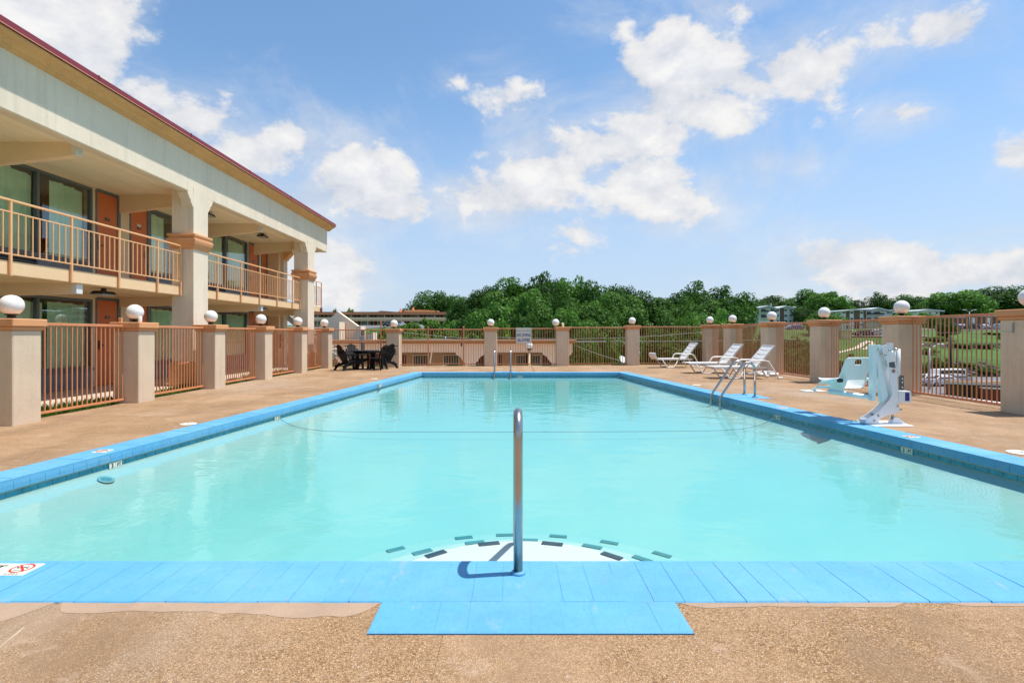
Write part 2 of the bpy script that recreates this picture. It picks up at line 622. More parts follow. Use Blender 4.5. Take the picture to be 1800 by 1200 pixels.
def m_globe():
    m, nt, b = newmat("opal_acrylic")
    b.inputs["Base Color"].default_value = (.80, .79, .765, 1)
    b.inputs["Roughness"].default_value = .28
    geo = nt.nodes.new("ShaderNodeNewGeometry")
    n = nnode(nt, "ShaderNodeTexNoise", Scale=5.0, Detail=6.0, Roughness=.7)
    nt.links.new(geo.outputs["Position"], n.inputs["Vector"])
    rp = nt.nodes.new("ShaderNodeValToRGB")
    rp.color_ramp.elements[0].position = .3
    rp.color_ramp.elements[0].color = (.70, .68, .64, 1)
    rp.color_ramp.elements[1].position = .55
    rp.color_ramp.elements[1].color = (.81, .80, .775, 1)
    nt.links.new(n.outputs["Fac"], rp.inputs[0])
    nt.links.new(rp.outputs[0], b.inputs["Base Color"])
    return m


M['globe'] = m_globe()


def m_deck():
    """exposed-aggregate deck: small pebbles of several tans, worn smooth patches, rust spots"""
    m, nt, b = newmat("exposed_aggregate")
    L = nt.links
    geo = nt.nodes.new("ShaderNodeNewGeometry")
    P = geo.outputs["Position"]
    vor = nnode(nt, "ShaderNodeTexVoronoi", Scale=135.0)
    L.new(P, vor.inputs["Vector"])
    sepc = nt.nodes.new("ShaderNodeSeparateColor")
    L.new(vor.outputs["Color"], sepc.inputs[0])
    rp = nt.nodes.new("ShaderNodeValToRGB")
    cr = rp.color_ramp
    stops = [(0, (.14, .068, .026)), (.16, (.25, .135, .054)), (.40, (.40, .24, .112)), (.62, (.54, .355, .19)), (.80, (.36, .22, .108)), (.96, (.44, .29, .16)), (1, (.52, .43, .34))]
    cr.elements[0].position, cr.elements[0].color = stops[0][0], (*stops[0][1], 1)
    cr.elements[1].position, cr.elements[1].color = stops[-1][0], (*stops[-1][1], 1)
    for p, c in stops[1:-1]:
        e = cr.elements.new(p)
        e.color = (*c, 1)
    L.new(sepc.outputs[0], rp.inputs[0])
    # matrix between the pebbles
    ve = nnode(nt, "ShaderNodeTexVoronoi", Scale=135.0)
    ve.feature = 'DISTANCE_TO_EDGE'
    L.new(P, ve.inputs["Vector"])
    edge = nt.nodes.new("ShaderNodeMapRange")
    L.new(ve.outputs["Distance"], edge.inputs[0])
    edge.inputs[1].default_value = .02
    edge.inputs[2].default_value = .14
    mx = nt.nodes.new("ShaderNodeMix")
    mx.data_type = 'RGBA'
    L.new(edge.outputs[0], mx.inputs[0])
    mx.inputs[6].default_value = (.20, .105, .045, 1)
    L.new(rp.outputs[0], mx.inputs[7])

    def patch(col_in, scale, lo, hi, col, amt, detail=8.0, stretch=None):
        n = nnode(nt, "ShaderNodeTexNoise", Scale=scale, Detail=detail, Roughness=.68)
        if stretch:
            mp = nt.nodes.new("ShaderNodeMapping")
            mp.inputs["Scale"].default_value = stretch
            L.new(P, mp.inputs[0])
            L.new(mp.outputs[0], n.inputs["Vector"])
        else:
            L.new(P, n.inputs["Vector"])
        r = nt.nodes.new("ShaderNodeMapRange")
        L.new(n.outputs["Fac"], r.inputs[0])
        r.inputs[1].default_value, r.inputs[2].default_value = lo, hi
        r.inputs[4].default_value = amt
        k = nt.nodes.new("ShaderNodeMix")
        k.data_type = 'RGBA'
        L.new(r.outputs[0], k.inputs[0])
        L.new(col_in, k.inputs[6])
        k.inputs[7].default_value = (*col, 1)
        return k.outputs[2]
    c = mx.outputs[2]
    c = patch(c, .75, .42, .60, (.49, .315, .19), .55)
    c = patch(c, 1.25, .50, .64, (.25, .155, .085), .68, 9.0, (1, .6, 1))
    c = patch(c, .35, .52, .66, (.40, .31, .23), .62, 9.0, (1, .35, 1))
    c = patch(c, 3.2, .58, .68, (.52, .37, .27), .5)
    c = patch(c, 9.0, .72, .78, (.50, .42, .35), .5, 5.0)
    c = patch(c, 2.3, .54, .68, (.24, .14, .06), .5, 9.0)
    c = patch(c, 1.3, .66, .74, (.38, .13, .06), .45, 6.0, (1, .5, 1))
    c = patch(c, 24.0, .70, .74, (.07, .045, .03), .5, 3.0)
    L.new(c, b.inputs["Base Color"])
    b.inputs["Roughness"].default_value = .88
    bp = nt.nodes.new("ShaderNodeBump")
    bp.inputs["Strength"].default_value = .55
    bp.inputs["Distance"].default_value = .004
    L.new(edge.outputs[0], bp.inputs["Height"])
    L.new(bp.outputs[0], b.inputs["Normal"])
    return m


M['deck'] = m_deck()


def m_water():
    m, nt, b = newmat("pool_water")
    nt.nodes.remove(b)
    L = nt.links
    out = nt.nodes["Material Output"]
    geo = nt.nodes.new("ShaderNodeNewGeometry")
    mp = nt.nodes.new("ShaderNodeMapping")
    mp.inputs["Scale"].default_value = (1.0, 1.25, 1)
    mp.inputs["Rotation"].default_value = (0, 0, .35)
    L.new(geo.outputs["Position"], mp.inputs[0])
    n1 = nnode(nt, "ShaderNodeTexNoise", Scale=2.2, Detail=3.0, Roughness=.5, Distortion=.3)
    n2 = nnode(nt, "ShaderNodeTexNoise", Scale=13.0, Detail=4.0, Roughness=.55, Distortion=.5)
    L.new(mp.outputs[0], n1.inputs["Vector"])
    L.new(mp.outputs[0], n2.inputs["Vector"])
    ad = nt.nodes.new("ShaderNodeMath")
    ad.operation = 'MULTIPLY_ADD'
    L.new(n2.outputs["Fac"], ad.inputs[0])
    ad.inputs[1].default_value = .10
    L.new(n1.outputs["Fac"], ad.inputs[2])
    bp = nt.nodes.new("ShaderNodeBump")
    bp.inputs["Strength"].default_value = .22
    bp.inputs["Distance"].default_value = .035
    L.new(ad.outputs[0], bp.inputs["Height"])
    fr = nt.nodes.new("ShaderNodeFresnel")
    ri = nt.nodes.new("ShaderNodeMapRange")
    L.new(geo.outputs["Backfacing"], ri.inputs[0])
    ri.inputs[3].default_value, ri.inputs[4].default_value = 1.235, 1 / 1.235
    L.new(ri.outputs[0], fr.inputs["IOR"])
    L.new(bp.outputs[0], fr.inputs["Normal"])
    gl = nt.nodes.new("ShaderNodeBsdfGlossy")
    gl.inputs["Roughness"].default_value = .03
    gl.inputs["Color"].default_value = (1, 1, 1, 1)
    L.new(bp.outputs[0], gl.inputs["Normal"])
    tr = nt.nodes.new("ShaderNodeBsdfTransparent")
    tr.inputs["Color"].default_value = (.97, .995, .995, 1)
    mx = nt.nodes.new("ShaderNodeMixShader")
    L.new(fr.outputs[0], mx.inputs[0])
    L.new(tr.outputs[0], mx.inputs[1])
    L.new(gl.outputs[0], mx.inputs[2])
    L.new(mx.outputs[0], out.inputs["Surface"])
    va = nt.nodes.new("ShaderNodeVolumeAbsorption")
    va.inputs["Color"].default_value = (.0, .86, .90, 1)
    va.inputs["Density"].default_value = .50
    L.new(va.outputs[0], out.inputs["Volume"])
    return m


M['water'] = m_water()
M['pool'] = pm("pool_plaster", (.34, .49, .455), .85, var=.05, vs=1.2)


def m_glass():
    m, nt, b = newmat("window_glass")
    nt.nodes.remove(b)
    L = nt.links
    out = nt.nodes["Material Output"]
    geo = nt.nodes.new("ShaderNodeNewGeometry")
    fr = nt.nodes.new("ShaderNodeFresnel")
    ri = nt.nodes.new("ShaderNodeMapRange")
    L.new(geo.outputs["Backfacing"], ri.inputs[0])
    ri.inputs[3].default_value, ri.inputs[4].default_value = 1.8, 1 / 1.8
    L.new(ri.outputs[0], fr.inputs["IOR"])
    gl = nt.nodes.new("ShaderNodeBsdfGlossy")
    gl.inputs["Roughness"].default_value = .015
    gl.inputs["Color"].default_value = (.9, .97, 1, 1)
    tr = nt.nodes.new("ShaderNodeBsdfTransparent")
    tr.inputs["Color"].default_value = (.95, .99, .98, 1)
    mx = nt.nodes.new("ShaderNodeMixShader")
    L.new(fr.outputs[0], mx.inputs[0])
    L.new(tr.outputs[0], mx.inputs[1])
    L.new(gl.outputs[0], mx.inputs[2])
    L.new(mx.outputs[0], out.inputs["Surface"])
    return m


M['glass'] = m_glass()


def m_curtain():
    m, nt, b = newmat("green_curtain")
    L = nt.links
    geo = nt.nodes.new("ShaderNodeNewGeometry")
    n = nnode(nt, "ShaderNodeTexNoise", Scale=1.2, Detail=5.0)
    L.new(geo.outputs["Position"], n.inputs["Vector"])
    rp = nt.nodes.new("ShaderNodeValToRGB")
    rp.color_ramp.elements[0].position = .35
    rp.color_ramp.elements[0].color = (.47, .69, .47, 1)
    rp.color_ramp.elements[1].position = .65
    rp.color_ramp.elements[1].color = (.66, .86, .64, 1)
    L.new(n.outputs["Fac"], rp.inputs[0])
    L.new(rp.outputs[0], b.inputs["Base Color"])
    b.inputs["Roughness"].default_value = .9
    return m


M['curtain'] = m_curtain()


def m_leaf(name, dark, light, trans=.35):
    m, nt, b = newmat(name)
    L = nt.links
    geo = nt.nodes.new("ShaderNodeNewGeometry")
    tc = nt.nodes.new("ShaderNodeTexCoord")
    n = nnode(nt, "ShaderNodeTexNoise", Scale=.45, Detail=3.0)
    L.new(geo.outputs["Position"], n.inputs["Vector"])
    ad = nt.nodes.new("ShaderNodeMath")
    ad.operation = 'MULTIPLY_ADD'
    L.new(geo.outputs["Random Per Island"], ad.inputs[0])
    ad.inputs[1].default_value = .5
    L.new(n.outputs["Fac"], ad.inputs[2])
    mr = nt.nodes.new("ShaderNodeMapRange")
    L.new(ad.outputs[0], mr.inputs[0])
    mr.inputs[1].default_value, mr.inputs[2].default_value = .35, 1.15
    mx = nt.nodes.new("ShaderNodeMix")
    mx.data_type = 'RGBA'
    L.new(mr.outputs[0], mx.inputs[0])
    mx.inputs[6].default_value = (*dark, 1)
    mx.inputs[7].default_value = (*light, 1)
    oi = nt.nodes.new("ShaderNodeObjectInfo")
    r2 = nt.nodes.new("ShaderNodeMapRange")
    L.new(oi.outputs["Random"], r2.inputs[0])
    r2.inputs[3].default_value, r2.inputs[4].default_value = .75, 1.3
    sc2 = nt.nodes.new("ShaderNodeVectorMath")
    sc2.operation = 'SCALE'
    L.new(mx.outputs[2], sc2.inputs[0])
    L.new(r2.outputs[0], sc2.inputs[3])
    L.new(sc2.outputs[0], b.inputs["Base Color"])
    b.inputs["Roughness"].default_value = .55
    b.inputs["Specular IOR Level"].default_value = .25
    tl = nt.nodes.new("ShaderNodeBsdfTranslucent")
    L.new(sc2.outputs[0], tl.inputs["Color"])
    ms = nt.nodes.new("ShaderNodeMixShader")
    ms.inputs[0].default_value = trans
    L.new(b.outputs[0], ms.inputs[1])
    L.new(tl.outputs[0], ms.inputs[2])
    L.new(ms.outputs[0], nt.nodes["Material Output"].inputs["Surface"])
    return m


M['leaf_dark'] = m_leaf("leaf_dark", (.016, .060, .008), (.080, .190, .022))
M['leaf_mid'] = m_leaf("leaf_mid", (.034, .108, .012), (.14, .295, .042))
M['leaf_lime'] = m_leaf("leaf_lime", (.06, .16, .016), (.19, .36, .05))
M['leaf_grass'] = m_leaf("grass_blade", (.05, .13, .012), (.13, .27, .035))


def m_terrain():
    m, nt, b = newmat("terrain_grass")
    L = nt.links
    geo = nt.nodes.new("ShaderNodeNewGeometry")
    P = geo.outputs["Position"]
    n = nnode(nt, "ShaderNodeTexNoise", Scale=.09, Detail=9.0, Roughness=.65)
    L.new(P, n.inputs["Vector"])
    rp = nt.nodes.new("ShaderNodeValToRGB")
    e = rp.color_ramp.elements
    e[0].position, e[0].color = .32, (.026, .085, .009, 1)
    e[1].position, e[1].color = .66, (.060, .165, .016, 1)
    k = e.new(.74)
    k.color = (.10, .15, .04, 1)
    L.new(n.outputs["Fac"], rp.inputs[0])
    n2 = nnode(nt, "ShaderNodeTexNoise", Scale=3.5, Detail=6.0, Roughness=.7)
    L.new(P, n2.inputs["Vector"])
    mr = nt.nodes.new("ShaderNodeMapRange")
    L.new(n2.outputs["Fac"], mr.inputs[0])
    mr.inputs[1].default_value, mr.inputs[2].default_value = .3, .7
    mr.inputs[3].default_value, mr.inputs[4].default_value = .65, 1.3
    s = nt.nodes.new("ShaderNodeVectorMath")
    s.operation = 'SCALE'
    L.new(rp.outputs[0], s.inputs[0])
    L.new(mr.outputs[0], s.inputs[3])
    L.new(s.outputs[0], b.inputs["Base Color"])
    b.inputs["Roughness"].default_value = .95
    bp = nt.nodes.new("ShaderNodeBump")
    bp.inputs["Strength"].default_value = .8
    bp.inputs["Distance"].default_value = .15
    L.new(n2.outputs["Fac"], bp.inputs["Height"])
    L.new(bp.outputs[0], b.inputs["Normal"])
    return m


M['terrain'] = m_terrain()

# ------------------------------------------------------------------ terrain
def lerp_table(t, x):
    if x <= t[0][0]:
        return t[0][1]
    for (a, za), (b, zb) in zip(t, t[1:]):
        if x <= b:
            k = (x - a) / (b - a)
            return za + (zb - za) * k
    return t[-1][1]


def hash_noise(x, y):
    def h(i, j):
        n = math.sin(i * 127.1 + j * 311.7) * 43758.5453
        return n - math.floor(n)
    i, j = math.floor(x), math.floor(y)
    fx, fy = x - i, y - j
    fx, fy = fx * fx * (3 - 2 * fx), fy * fy * (3 - 2 * fy)
    a, b, c, d = h(i, j), h(i + 1, j), h(i, j + 1), h(i + 1, j + 1)
    return a + (b - a) * fx + (c - a) * fy + (a - b - c + d) * fx * fy


PROFILE = [(23.9, -.12), (25.2, -.35), (28, -3.6), (34, -4.6), (60, -5.5), (90, -5.6), (94, -3.5), (112, -1.5), (114.5, -.5), (132, 1.6), (137, 2.4), (150, 2.6), (165, 3.9), (220, 5.0), (400, 6.5), (1500, 8.0)]


def smooth01(x):
    x = max(0.0, min(1.0, x))
    return x * x * (3 - 2 * x)


def deck_far_y(x):
    return lerp_table([(-7.6, 21.75), (-5, 22.15), (2.2, 23.0), (5, 23.3), (9, 23.8)], x)


def ground_z(x, y):
    far = lerp_table(PROFILE, y)
    nz = (hash_noise(x * .11, y * .11) - .5) * 1.1 * smooth01((y - 45) / 40) * (1 - .75 * smooth01((x - 35) / 20) * smooth01((150 - y) / 20))
    far += nz
    if y < 24.6:
        if x > 8.95:
            return -.10 - 5.3 * smooth01((x - 9.1) / 6)
        if x < -7.35:
            if y < 24.4 or x < -12:
                return -.09
            return -.09
        if y > deck_far_y(x):
            return -.12
        return -2.2
    if y < 30 and x > 8.95:
        k = smooth01((x - 9.1) / 6)
        return min(far, -.10 - 5.3 * k) if y < 28 else min(far, -3.6 - 1.5 * k)
    return far


def axis(*segs):
    out = []
    for a, b, n in segs:
        out += [a + (b - a) * i / n for i in range(n)]
    return out + [segs[-1][1]]


def build_terrain():
    xs = axis((-1500, -300, 6), (-300, -60, 24), (-60, -14, 24), (-14, -7.35, 8), (-7.34, 8.94, 24), (8.96, 16, 14), (16, 60, 26), (60, 150, 34), (150, 400, 20), (400, 1500, 6))
    ys = axis((-300, -20, 8), (-20, 20, 20), (20, 32, 34), (32, 74, 24), (74, 140, 80), (140, 220, 30), (220, 500, 14), (500, 2200, 8))
    mb = MB()
    nx = len(xs)
    vs = [(x, y, ground_z(x, y)) for y in ys for x in xs]
    fs = [(j * nx + i, j * nx + i + 1, (j + 1) * nx + i + 1, (j + 1) * nx + i) for j in range(len(ys) - 1) for i in range(nx - 1)]
    mb.add(vs, fs, True)
    struct('ground', mb, M['terrain'])


build_terrain()

# road and car parks on the low ground and on the hillside
def ground_strip(name, x0, x1, y0, y1, mat, lift, nx=24, ny=6):
    mb = MB()
    vs, fs = [], []
    for j in range(ny + 1):
        for i in range(nx + 1):
            x, y = x0 + (x1 - x0) * i / nx, y0 + (y1 - y0) * j / ny
            vs.append((x, y, ground_z(x, y) + lift))
    w = nx + 1
    for j in range(ny):
        for i in range(nx):
            fs.append((j * w + i, j * w + i + 1, (j + 1) * w + i + 1, (j + 1) * w + i))
    mb.add(vs, fs, True)
    return struct(name, mb, mat)


ground_strip('car_park', 36, 100, 58, 77.5, M['asphalt'], .07)
ground_strip('road', 20, 160, 79, 88.5, M['asphalt'], .08, 40)
ground_strip('kerb', 20, 160, 78, 78.6, M['concrete'], .16, 40, 1)
ground_strip('hillside_car_park', 92, 180, 136, 149, M['asphalt'], .10, 30)
ground_strip('motel_forecourt', -68, -14, 153, 164, M['asphalt'], .12, 30)
ground_strip('apartment_car_park', 78, 96, 124, 129, M['asphalt'], .30, 12)

ground_strip('unseen_courtyard', -26, 8.5, 25.6, 33, M['concrete'], .06, 40, 24)  # unseen paving, added to keep green bounce light off the low wing

# ------------------------------------------------------------------ pool
WZ = -.138                      # water level
OY0, OY1 = 2.63, 18.8          # outer edge of the coping, near and far
IY0, IY1 = 3.10, 18.45


def oxl(y): return -4.85 + .105 * (y - 5)
def oxr(y): return 5.45 - .105 * (y - 5)
def ixl(y): return oxl(y) + .372
def ixr(y): return oxr(y) - .372


def ring(mb, outer, inner, z0, z1):
    """closed ring between two quads (lists of 4 xy), top at z1, sides down to z0"""
    vs = [(x, y, z1) for x, y in outer] + [(x, y, z1) for x, y in inner] + [(x, y, z0) for x, y in outer] + [(x, y, z0) for x, y in inner]
    fs = []
    for i in range(4):
        j = (i + 1) % 4
        fs += [(i, j, 4 + j, 4 + i), (8 + i, 8 + j, j, i), (4 + i, 4 + j, 12 + j, 12 + i), (8 + j, 8 + i, 12 + i, 12 + j)]
    mb.add(vs, fs)


OUT = [(oxl(OY0), OY0), (oxr(OY0), OY0), (oxr(OY1), OY1), (oxl(OY1), OY1)]
INN = [(ixl(IY0), IY0), (ixr(IY0), IY0), (ixr(IY1), IY1), (ixl(IY1), IY1)]
mb = MB()
ring(mb, OUT, [(x + (.019 if k in (0, 3) else -.019), y + (.019 if k < 2 else -.019)) for k, (x, y) in enumerate([(ixl(IY0) - .024, IY0 - .024), (ixr(IY0) + .024, IY0 - .024), (ixr(IY1) + .024, IY1 + .024), (ixl(IY1) - .024, IY1 + .024)])], -.092, .0050)
mb.box(-.63, OY0 - .285, -.05, .79, OY0 + .002, .00505)
mb.box(oxr(11.4) - .03, 10.95, -.05, 5.28, 11.85, .0051)
mb.box(-.45, OY1 - .003, -.05, .15, OY1 + .34, .0051)
coping = struct('pool_coping', mb, M['coping'])

# coping bricks: the near row, the pads and the nearer half of both sides one by one, the rest joined
BR = []
for k in range(4):
    b = MB()
    w, l, h = .372, .143, .104
    # bull-nosed brick: outline along its length direction x (0 = pool side)
    prof = [(.0, -.055), (.004, -.02), (.014, -.004), (.035, .0), (w - .006, .0 + rnd.uniform(-.001, .0015)), (w, -.006), (w, -h), (.006, -h), (0, -h + .006)]
    jit = [rnd.uniform(-.0012, .0012) for _ in range(2)]
    b.prism(prof, -l / 2 - .0012 + jit[0], l / 2 + .0012 + jit[1], lambda p, q, t: (p, t, q))
    BR.append(b.mesh('brick', M['coping']))
NEARB = []
for k in range(6):
    b = MB()
    w, l, h = .480, .148, .104
    prof = [(.0, -.055), (.004, -.02), (.014, -.004), (.035, .0), (w - .006, rnd.uniform(-.001, .0015)), (w, -.006), (w, -h), (.006, -h), (0, -h + .006)]
    b.prism(prof, -l / 2 + .0006, l / 2 - .0006 - .0009 * (k % 2), lambda p, q, t: (p, t, q))
    NEARB.append(b.mesh('brick', M['coping']))
PADB = []
for k in range(3):
    b = MB()
    b.cbox(0, -.070, -.05, .272, .070, .0, .004)
    PADB.append(b.mesh('brick', M['coping']))
TOPZ = .007
x = OUT[0][0] + .075
i = 0
while x < OUT[1][0] - .07:
    obj('brick', NEARB[rnd.randrange(6)], coping, (x, IY0 + rnd.uniform(-.004, .004), TOPZ + rnd.uniform(-.001, .001)), (0, 0, -PI / 2 + rnd.uniform(-.006, .006)))
    x += .1485
    i += 1
for k in range(10):
    obj('brick', PADB[k % 3], coping, (-.63 + .071 + k * .1422, 2.625, TOPZ - .001 + rnd.uniform(-.001, .001)), (0, 0, -PI / 2 + rnd.uniform(-.008, .008)))
far_mb = MB()
ang = math.atan(.105)
for side in (-1, 1):
    y = IY0 + .075
    i = 0
    while y < IY1 - .05:
        xx = ixl(y) if side < 0 else ixr(y)
        rz = (PI - ang) if side < 0 else ang
        if y < 9.4:
            obj('brick', BR[(i * 3 + side) % 4], coping, (xx, y, TOPZ + rnd.uniform(-.0015, .0015)), (0, 0, rz + rnd.uniform(-.006, .006)))
        else:
            me = BR[i % 4]
            Mx = Matrix.Translation((xx, y, TOPZ + rnd.uniform(-.0015, .0015))) @ Matrix.Rotation(rz, 4, 'Z')
            far_mb.add([Mx @ v.co for v in me.vertices], [list(p.vertices) for p in me.polygons])
        y += .1475
        i += 1
x = OUT[3][0] + .08
while x < OUT[2][0] - .05:
    me = BR[int(x * 50) % 4]
    Mx = Matrix.Translation((x, IY1, TOPZ + rnd.uniform(-.0015, .0015))) @ Matrix.Rotation(PI / 2, 4, 'Z')
    far_mb.add([Mx @ v.co for v in me.vertices], [list(p.vertices) for p in me.polygons])
    x += .1475
part('brick_course', far_mb, M['coping'], coping, kind='stuff')

# basin
e = .030
BI = [(ixl(IY0) - e, IY0 - e), (ixr(IY0) + e, IY0 - e), (ixr(IY1) + e, IY1 + e), (ixl(IY1) - e, IY1 + e)]
mb = MB()
zn, zf = WZ - .42, WZ - .26
bot = [zn, zn, zf, zf]
SGN = ((1, 1), (-1, 1), (-1, -1), (1, -1))
LOOPS = [[(x, y, -.09) for x, y in BI]]
for d_, fr_ in ((.0, .06), (.03, .13), (.10, .24), (.22, .36), (.42, .52), (.70, .70), (1.05, .86), (1.5, .96), (2.0, 1.0)):
    LOOPS.append([(x + sx_ * d_, y + sy_ * d_ * (.22 if k_ < 2 else .6), WZ + (bz_ - WZ) * fr_) for k_, ((x, y), (sx_, sy_), bz_) in enumerate(zip(BI, SGN, bot))])
vs = [p for lp_ in LOOPS for p in lp_]
nl = len(LOOPS)
fs = [(4 * r0 + (i + 1) % 4, 4 * r0 + 4 + (i + 1) % 4, 4 * r0 + 4 + i, 4 * r0 + i) for i in range(4) for r0 in range(nl - 1)]
fs.append(tuple(4 * (nl - 1) + i for i in range(4)))
mb.add(vs, fs, True)
basin = struct('pool_basin', mb, M['pool'])
TL = []
for k in range(4):
    b = MB()
    b.cbox(-.070, -.004, -.026, .070, .006, .026, .003)
    TL.append(b.mesh('tile', M['tile_dark']))
restt = MB()
gr = MB()
for side in (-1, 1):
    y = IY0 + .05
    i = 0
    rz = (PI / 2 + ang) if side > 0 else (PI / 2 - ang)
    while y < IY1:
        xx = (ixl(y) - e + .004) if side < 0 else (ixr(y) + e - .004)
        if y < 9.0:
            obj('tile', TL[i % 4], basin, (xx, y, -.131), (0, 0, rz))
        else:
            me = TL[i % 4]
            Mx = Matrix.Translation((xx, y, -.131)) @ Matrix.Rotation(rz, 4, 'Z')
            restt.add([Mx @ v.co for v in me.vertices], [list(p.vertices) for p in me.polygons])
        y += .1455
        i += 1
    a, b_ = (ixl, 1) if side < 0 else (ixr, -1)
    gr.bar((a(IY0) - b_ * e + b_ * .008, IY0, -.099), (a(IY1) - b_ * e + b_ * .008, IY1, -.099), .03, .010)
x = BI[3][0] + .08
while x < BI[2][0] - .05:
    me = TL[int(x * 70) % 4]
    Mx = Matrix.Translation((x, IY1 + e - .004, -.131))
    restt.add([Mx @ v.co for v in me.vertices], [list(p.vertices) for p in me.polygons])
    x += .1455
part('tile_course', restt, M['tile_dark'], basin, kind='stuff')
part('grout_line', gr, M['grout'], basin)

mb = MB()
vs = [(x, y, WZ) for x, y in [(BI[0][0] - .01, BI[0][1] - .01), (BI[1][0] + .01, BI[1][1] - .01), (BI[2][0] + .01, BI[2][1] + .01), (BI[3][0] - .01, BI[3][1] + .01)]]
vs += [(x, y, WZ - .62) for x, y, z in vs]
mb.add(vs, [(0, 1, 2, 3), (7, 6, 5, 4), (0, 4, 5, 1), (1, 5, 6, 2), (2, 6, 7, 3), (3, 7, 4, 0)])
struct('pool_water', mb, M['water'])

# entry steps: three half-rounds with dark tiles on their edges
RINGS = [(.96, -.241), (1.34, -.371), (1.82, -.505)]
STEP_M = [M['step'], pm('step_water_tint_mid', (.44, .52, .485), .85, var=.05), pm('step_water_tint_low', (.37, .50, .465), .85, var=.05)]  # lower treads: same plaster, the water's tint painted into the colour
steps = None
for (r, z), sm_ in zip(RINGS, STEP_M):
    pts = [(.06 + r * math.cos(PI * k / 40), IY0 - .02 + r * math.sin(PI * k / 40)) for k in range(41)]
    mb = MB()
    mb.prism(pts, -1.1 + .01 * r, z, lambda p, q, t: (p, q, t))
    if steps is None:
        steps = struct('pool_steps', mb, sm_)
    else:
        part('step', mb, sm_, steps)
b = MB()
b.cbox(-.078, -.028, -.004, .078, .028, .004, .002)
b.cbox(-.078, .024, -.05, .078, .032, -.004, .002)
stile = b.mesh('tile', M['tile_step'])
stile_water_tint = b.mesh('tile', M['tile_step_water_tint'])
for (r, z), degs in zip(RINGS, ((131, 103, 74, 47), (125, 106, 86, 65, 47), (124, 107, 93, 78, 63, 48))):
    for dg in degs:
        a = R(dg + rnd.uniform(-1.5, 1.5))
        obj('tile', stile if r < 1.2 else stile_water_tint, steps, (.06 + (r - .03) * math.cos(a), IY0 - .02 + (r - .03) * math.sin(a), z + .004), (0, 0, a - PI / 2))

# ------------------------------------------------------------------ deck of concrete slabs
deck_mb = MB()
for (ax0, ay0, ax1, ay1) in ((-9.5, -6, 9.0, 2.3),):
    deck_mb.box(ax0, ay0, -.5, ax1, ay1, -.055)
deck_mb.add([(-7.5, 2.2, -.055), (oxl(2.2), 2.2, -.055), (oxl(24), 24, -.055), (-7.5, 21.9, -.055)], [(0, 1, 2, 3)])
deck_mb.add([(oxr(2.2), 2.2, -.0551), (8.95, 2.2, -.0551), (8.95, 23.75, -.0551), (oxr(24), 24, -.0551)], [(0, 1, 2, 3)])
deck_mb.add([(oxl(18.7), 18.7, -.0552), (oxr(18.7), 18.7, -.0552), (oxr(18.7), 23.2, -.0552), (oxl(18.7), 22.2, -.0552)], [(0, 1, 2, 3)])
deck = struct('pool_deck', deck_mb, M['concrete_pink'])
slab_i = 0


def slab(poly, z=0.0, t=.054, gap=.005):
    """one deck slab: outline pulled in by a joint's half width, slightly eased top edge"""
    cx = sum(p[0] for p in poly) / len(poly)
    cy = sum(p[1] for p in poly) / len(poly)

    def inset(d, zz):
        n = len(poly)
        out = []
        for i in range(n):
            p0, p1, p2 = Vector(poly[i - 1]), Vector(poly[i]), Vector(poly[(i + 1) % n])
            e1, e2 = (p1 - p0).normalized(), (p2 - p1).normalized()
            n1, n2 = Vector((-e1.y, e1.x)), Vector((-e2.y, e2.x))
            bis = n1 + n2
            k = d / max(.3, (bis.dot(n1)))
            q = p1 + bis * k
            out.append((q.x, q.y, zz))
        return out
    b = MB()
    n = len(poly)
    rings = inset(gap, z - t) + inset(gap, z - .005) + inset(gap * 1.6 + .001, z)
    fs = [list(range(2 * n, 3 * n))]
    for r_ in range(2):
        for i in range(n):
            j = (i + 1) % n
            fs.append((r_ * n + i, r_ * n + j, (r_ + 1) * n + j, (r_ + 1) * n + i))
    b.add(rings, fs)
    return part('slab', b, M['deck'], deck)


yn = OY0 - .002
pad_y = OY0 - .287
nx_ = [-9.5, -5.05, -2.20, -.632]
slab([(-9.5, -6), (-5.06, -6), (-4.98, yn), (-9.5, yn)])
slab([(-5.06, -6), (-1.55, -6), (-2.20, yn), (-4.98, yn)])
slab([(-1.55, -6), (-.32, -6), (-.30, pad_y), (-.632, pad_y), (-.632, yn), (-2.20, yn)], gap=.0001)
slab([(-.32, -6), (3.4, -6), (3.4, yn), (.792, yn), (.792, pad_y), (-.30, pad_y)], gap=.0001)
slab([(3.4, -6), (9.0, -6), (9.0, yn), (3.4, yn)], gap=.003)
ly = [yn, 5.4, 8.6, 11.8, 15.0, 18.78]
for a, b_ in zip(ly, ly[1:]):
    slab([(-7.42, a), (oxl(a) - .002, a), (oxl(b_) - .002, b_), (-7.42, b_)])
    if a < 11 < b_ + 1.5 and False:
        pass
    slab([(oxr(a) + .002, a), (8.86, a), (8.86, b_), (oxr(b_) + .002, b_)])
fx = [-7.42, -5.0, -2.2, .8, 3.6, 6.2, 8.86]
for a, b_ in zip(fx, fx[1:]):
    slab([(a, 18.782), (b_, 18.782), (b_, deck_far_y(b_) - .02), (a, deck_far_y(a) - .02)])
# worn smooth cement along the coping
pat = MB()


def rough_patch(x0, x1, y_edge, depth, z, n=46, flip=-1):
    vs = []
    for i in range(n + 1):
        x = x0 + (x1 - x0) * i / n
        vs.append((x, y_edge, z))
        d = depth * (.55 + .9 * hash_noise(x * 3.1, 3.3) * smooth01(min(i, n - i) / 4) + .3 * hash_noise(x * 14, 1.7))
        vs.append((x, y_edge + flip * d * smooth01((min(i, n - i) + .3) / 2) - .05 * depth * hash_noise(x * 33, 7.1), z))
    pat.add(vs, [(2 * i, 2 * i + 1, 2 * i + 3, 2 * i + 2) for i in range(n)])


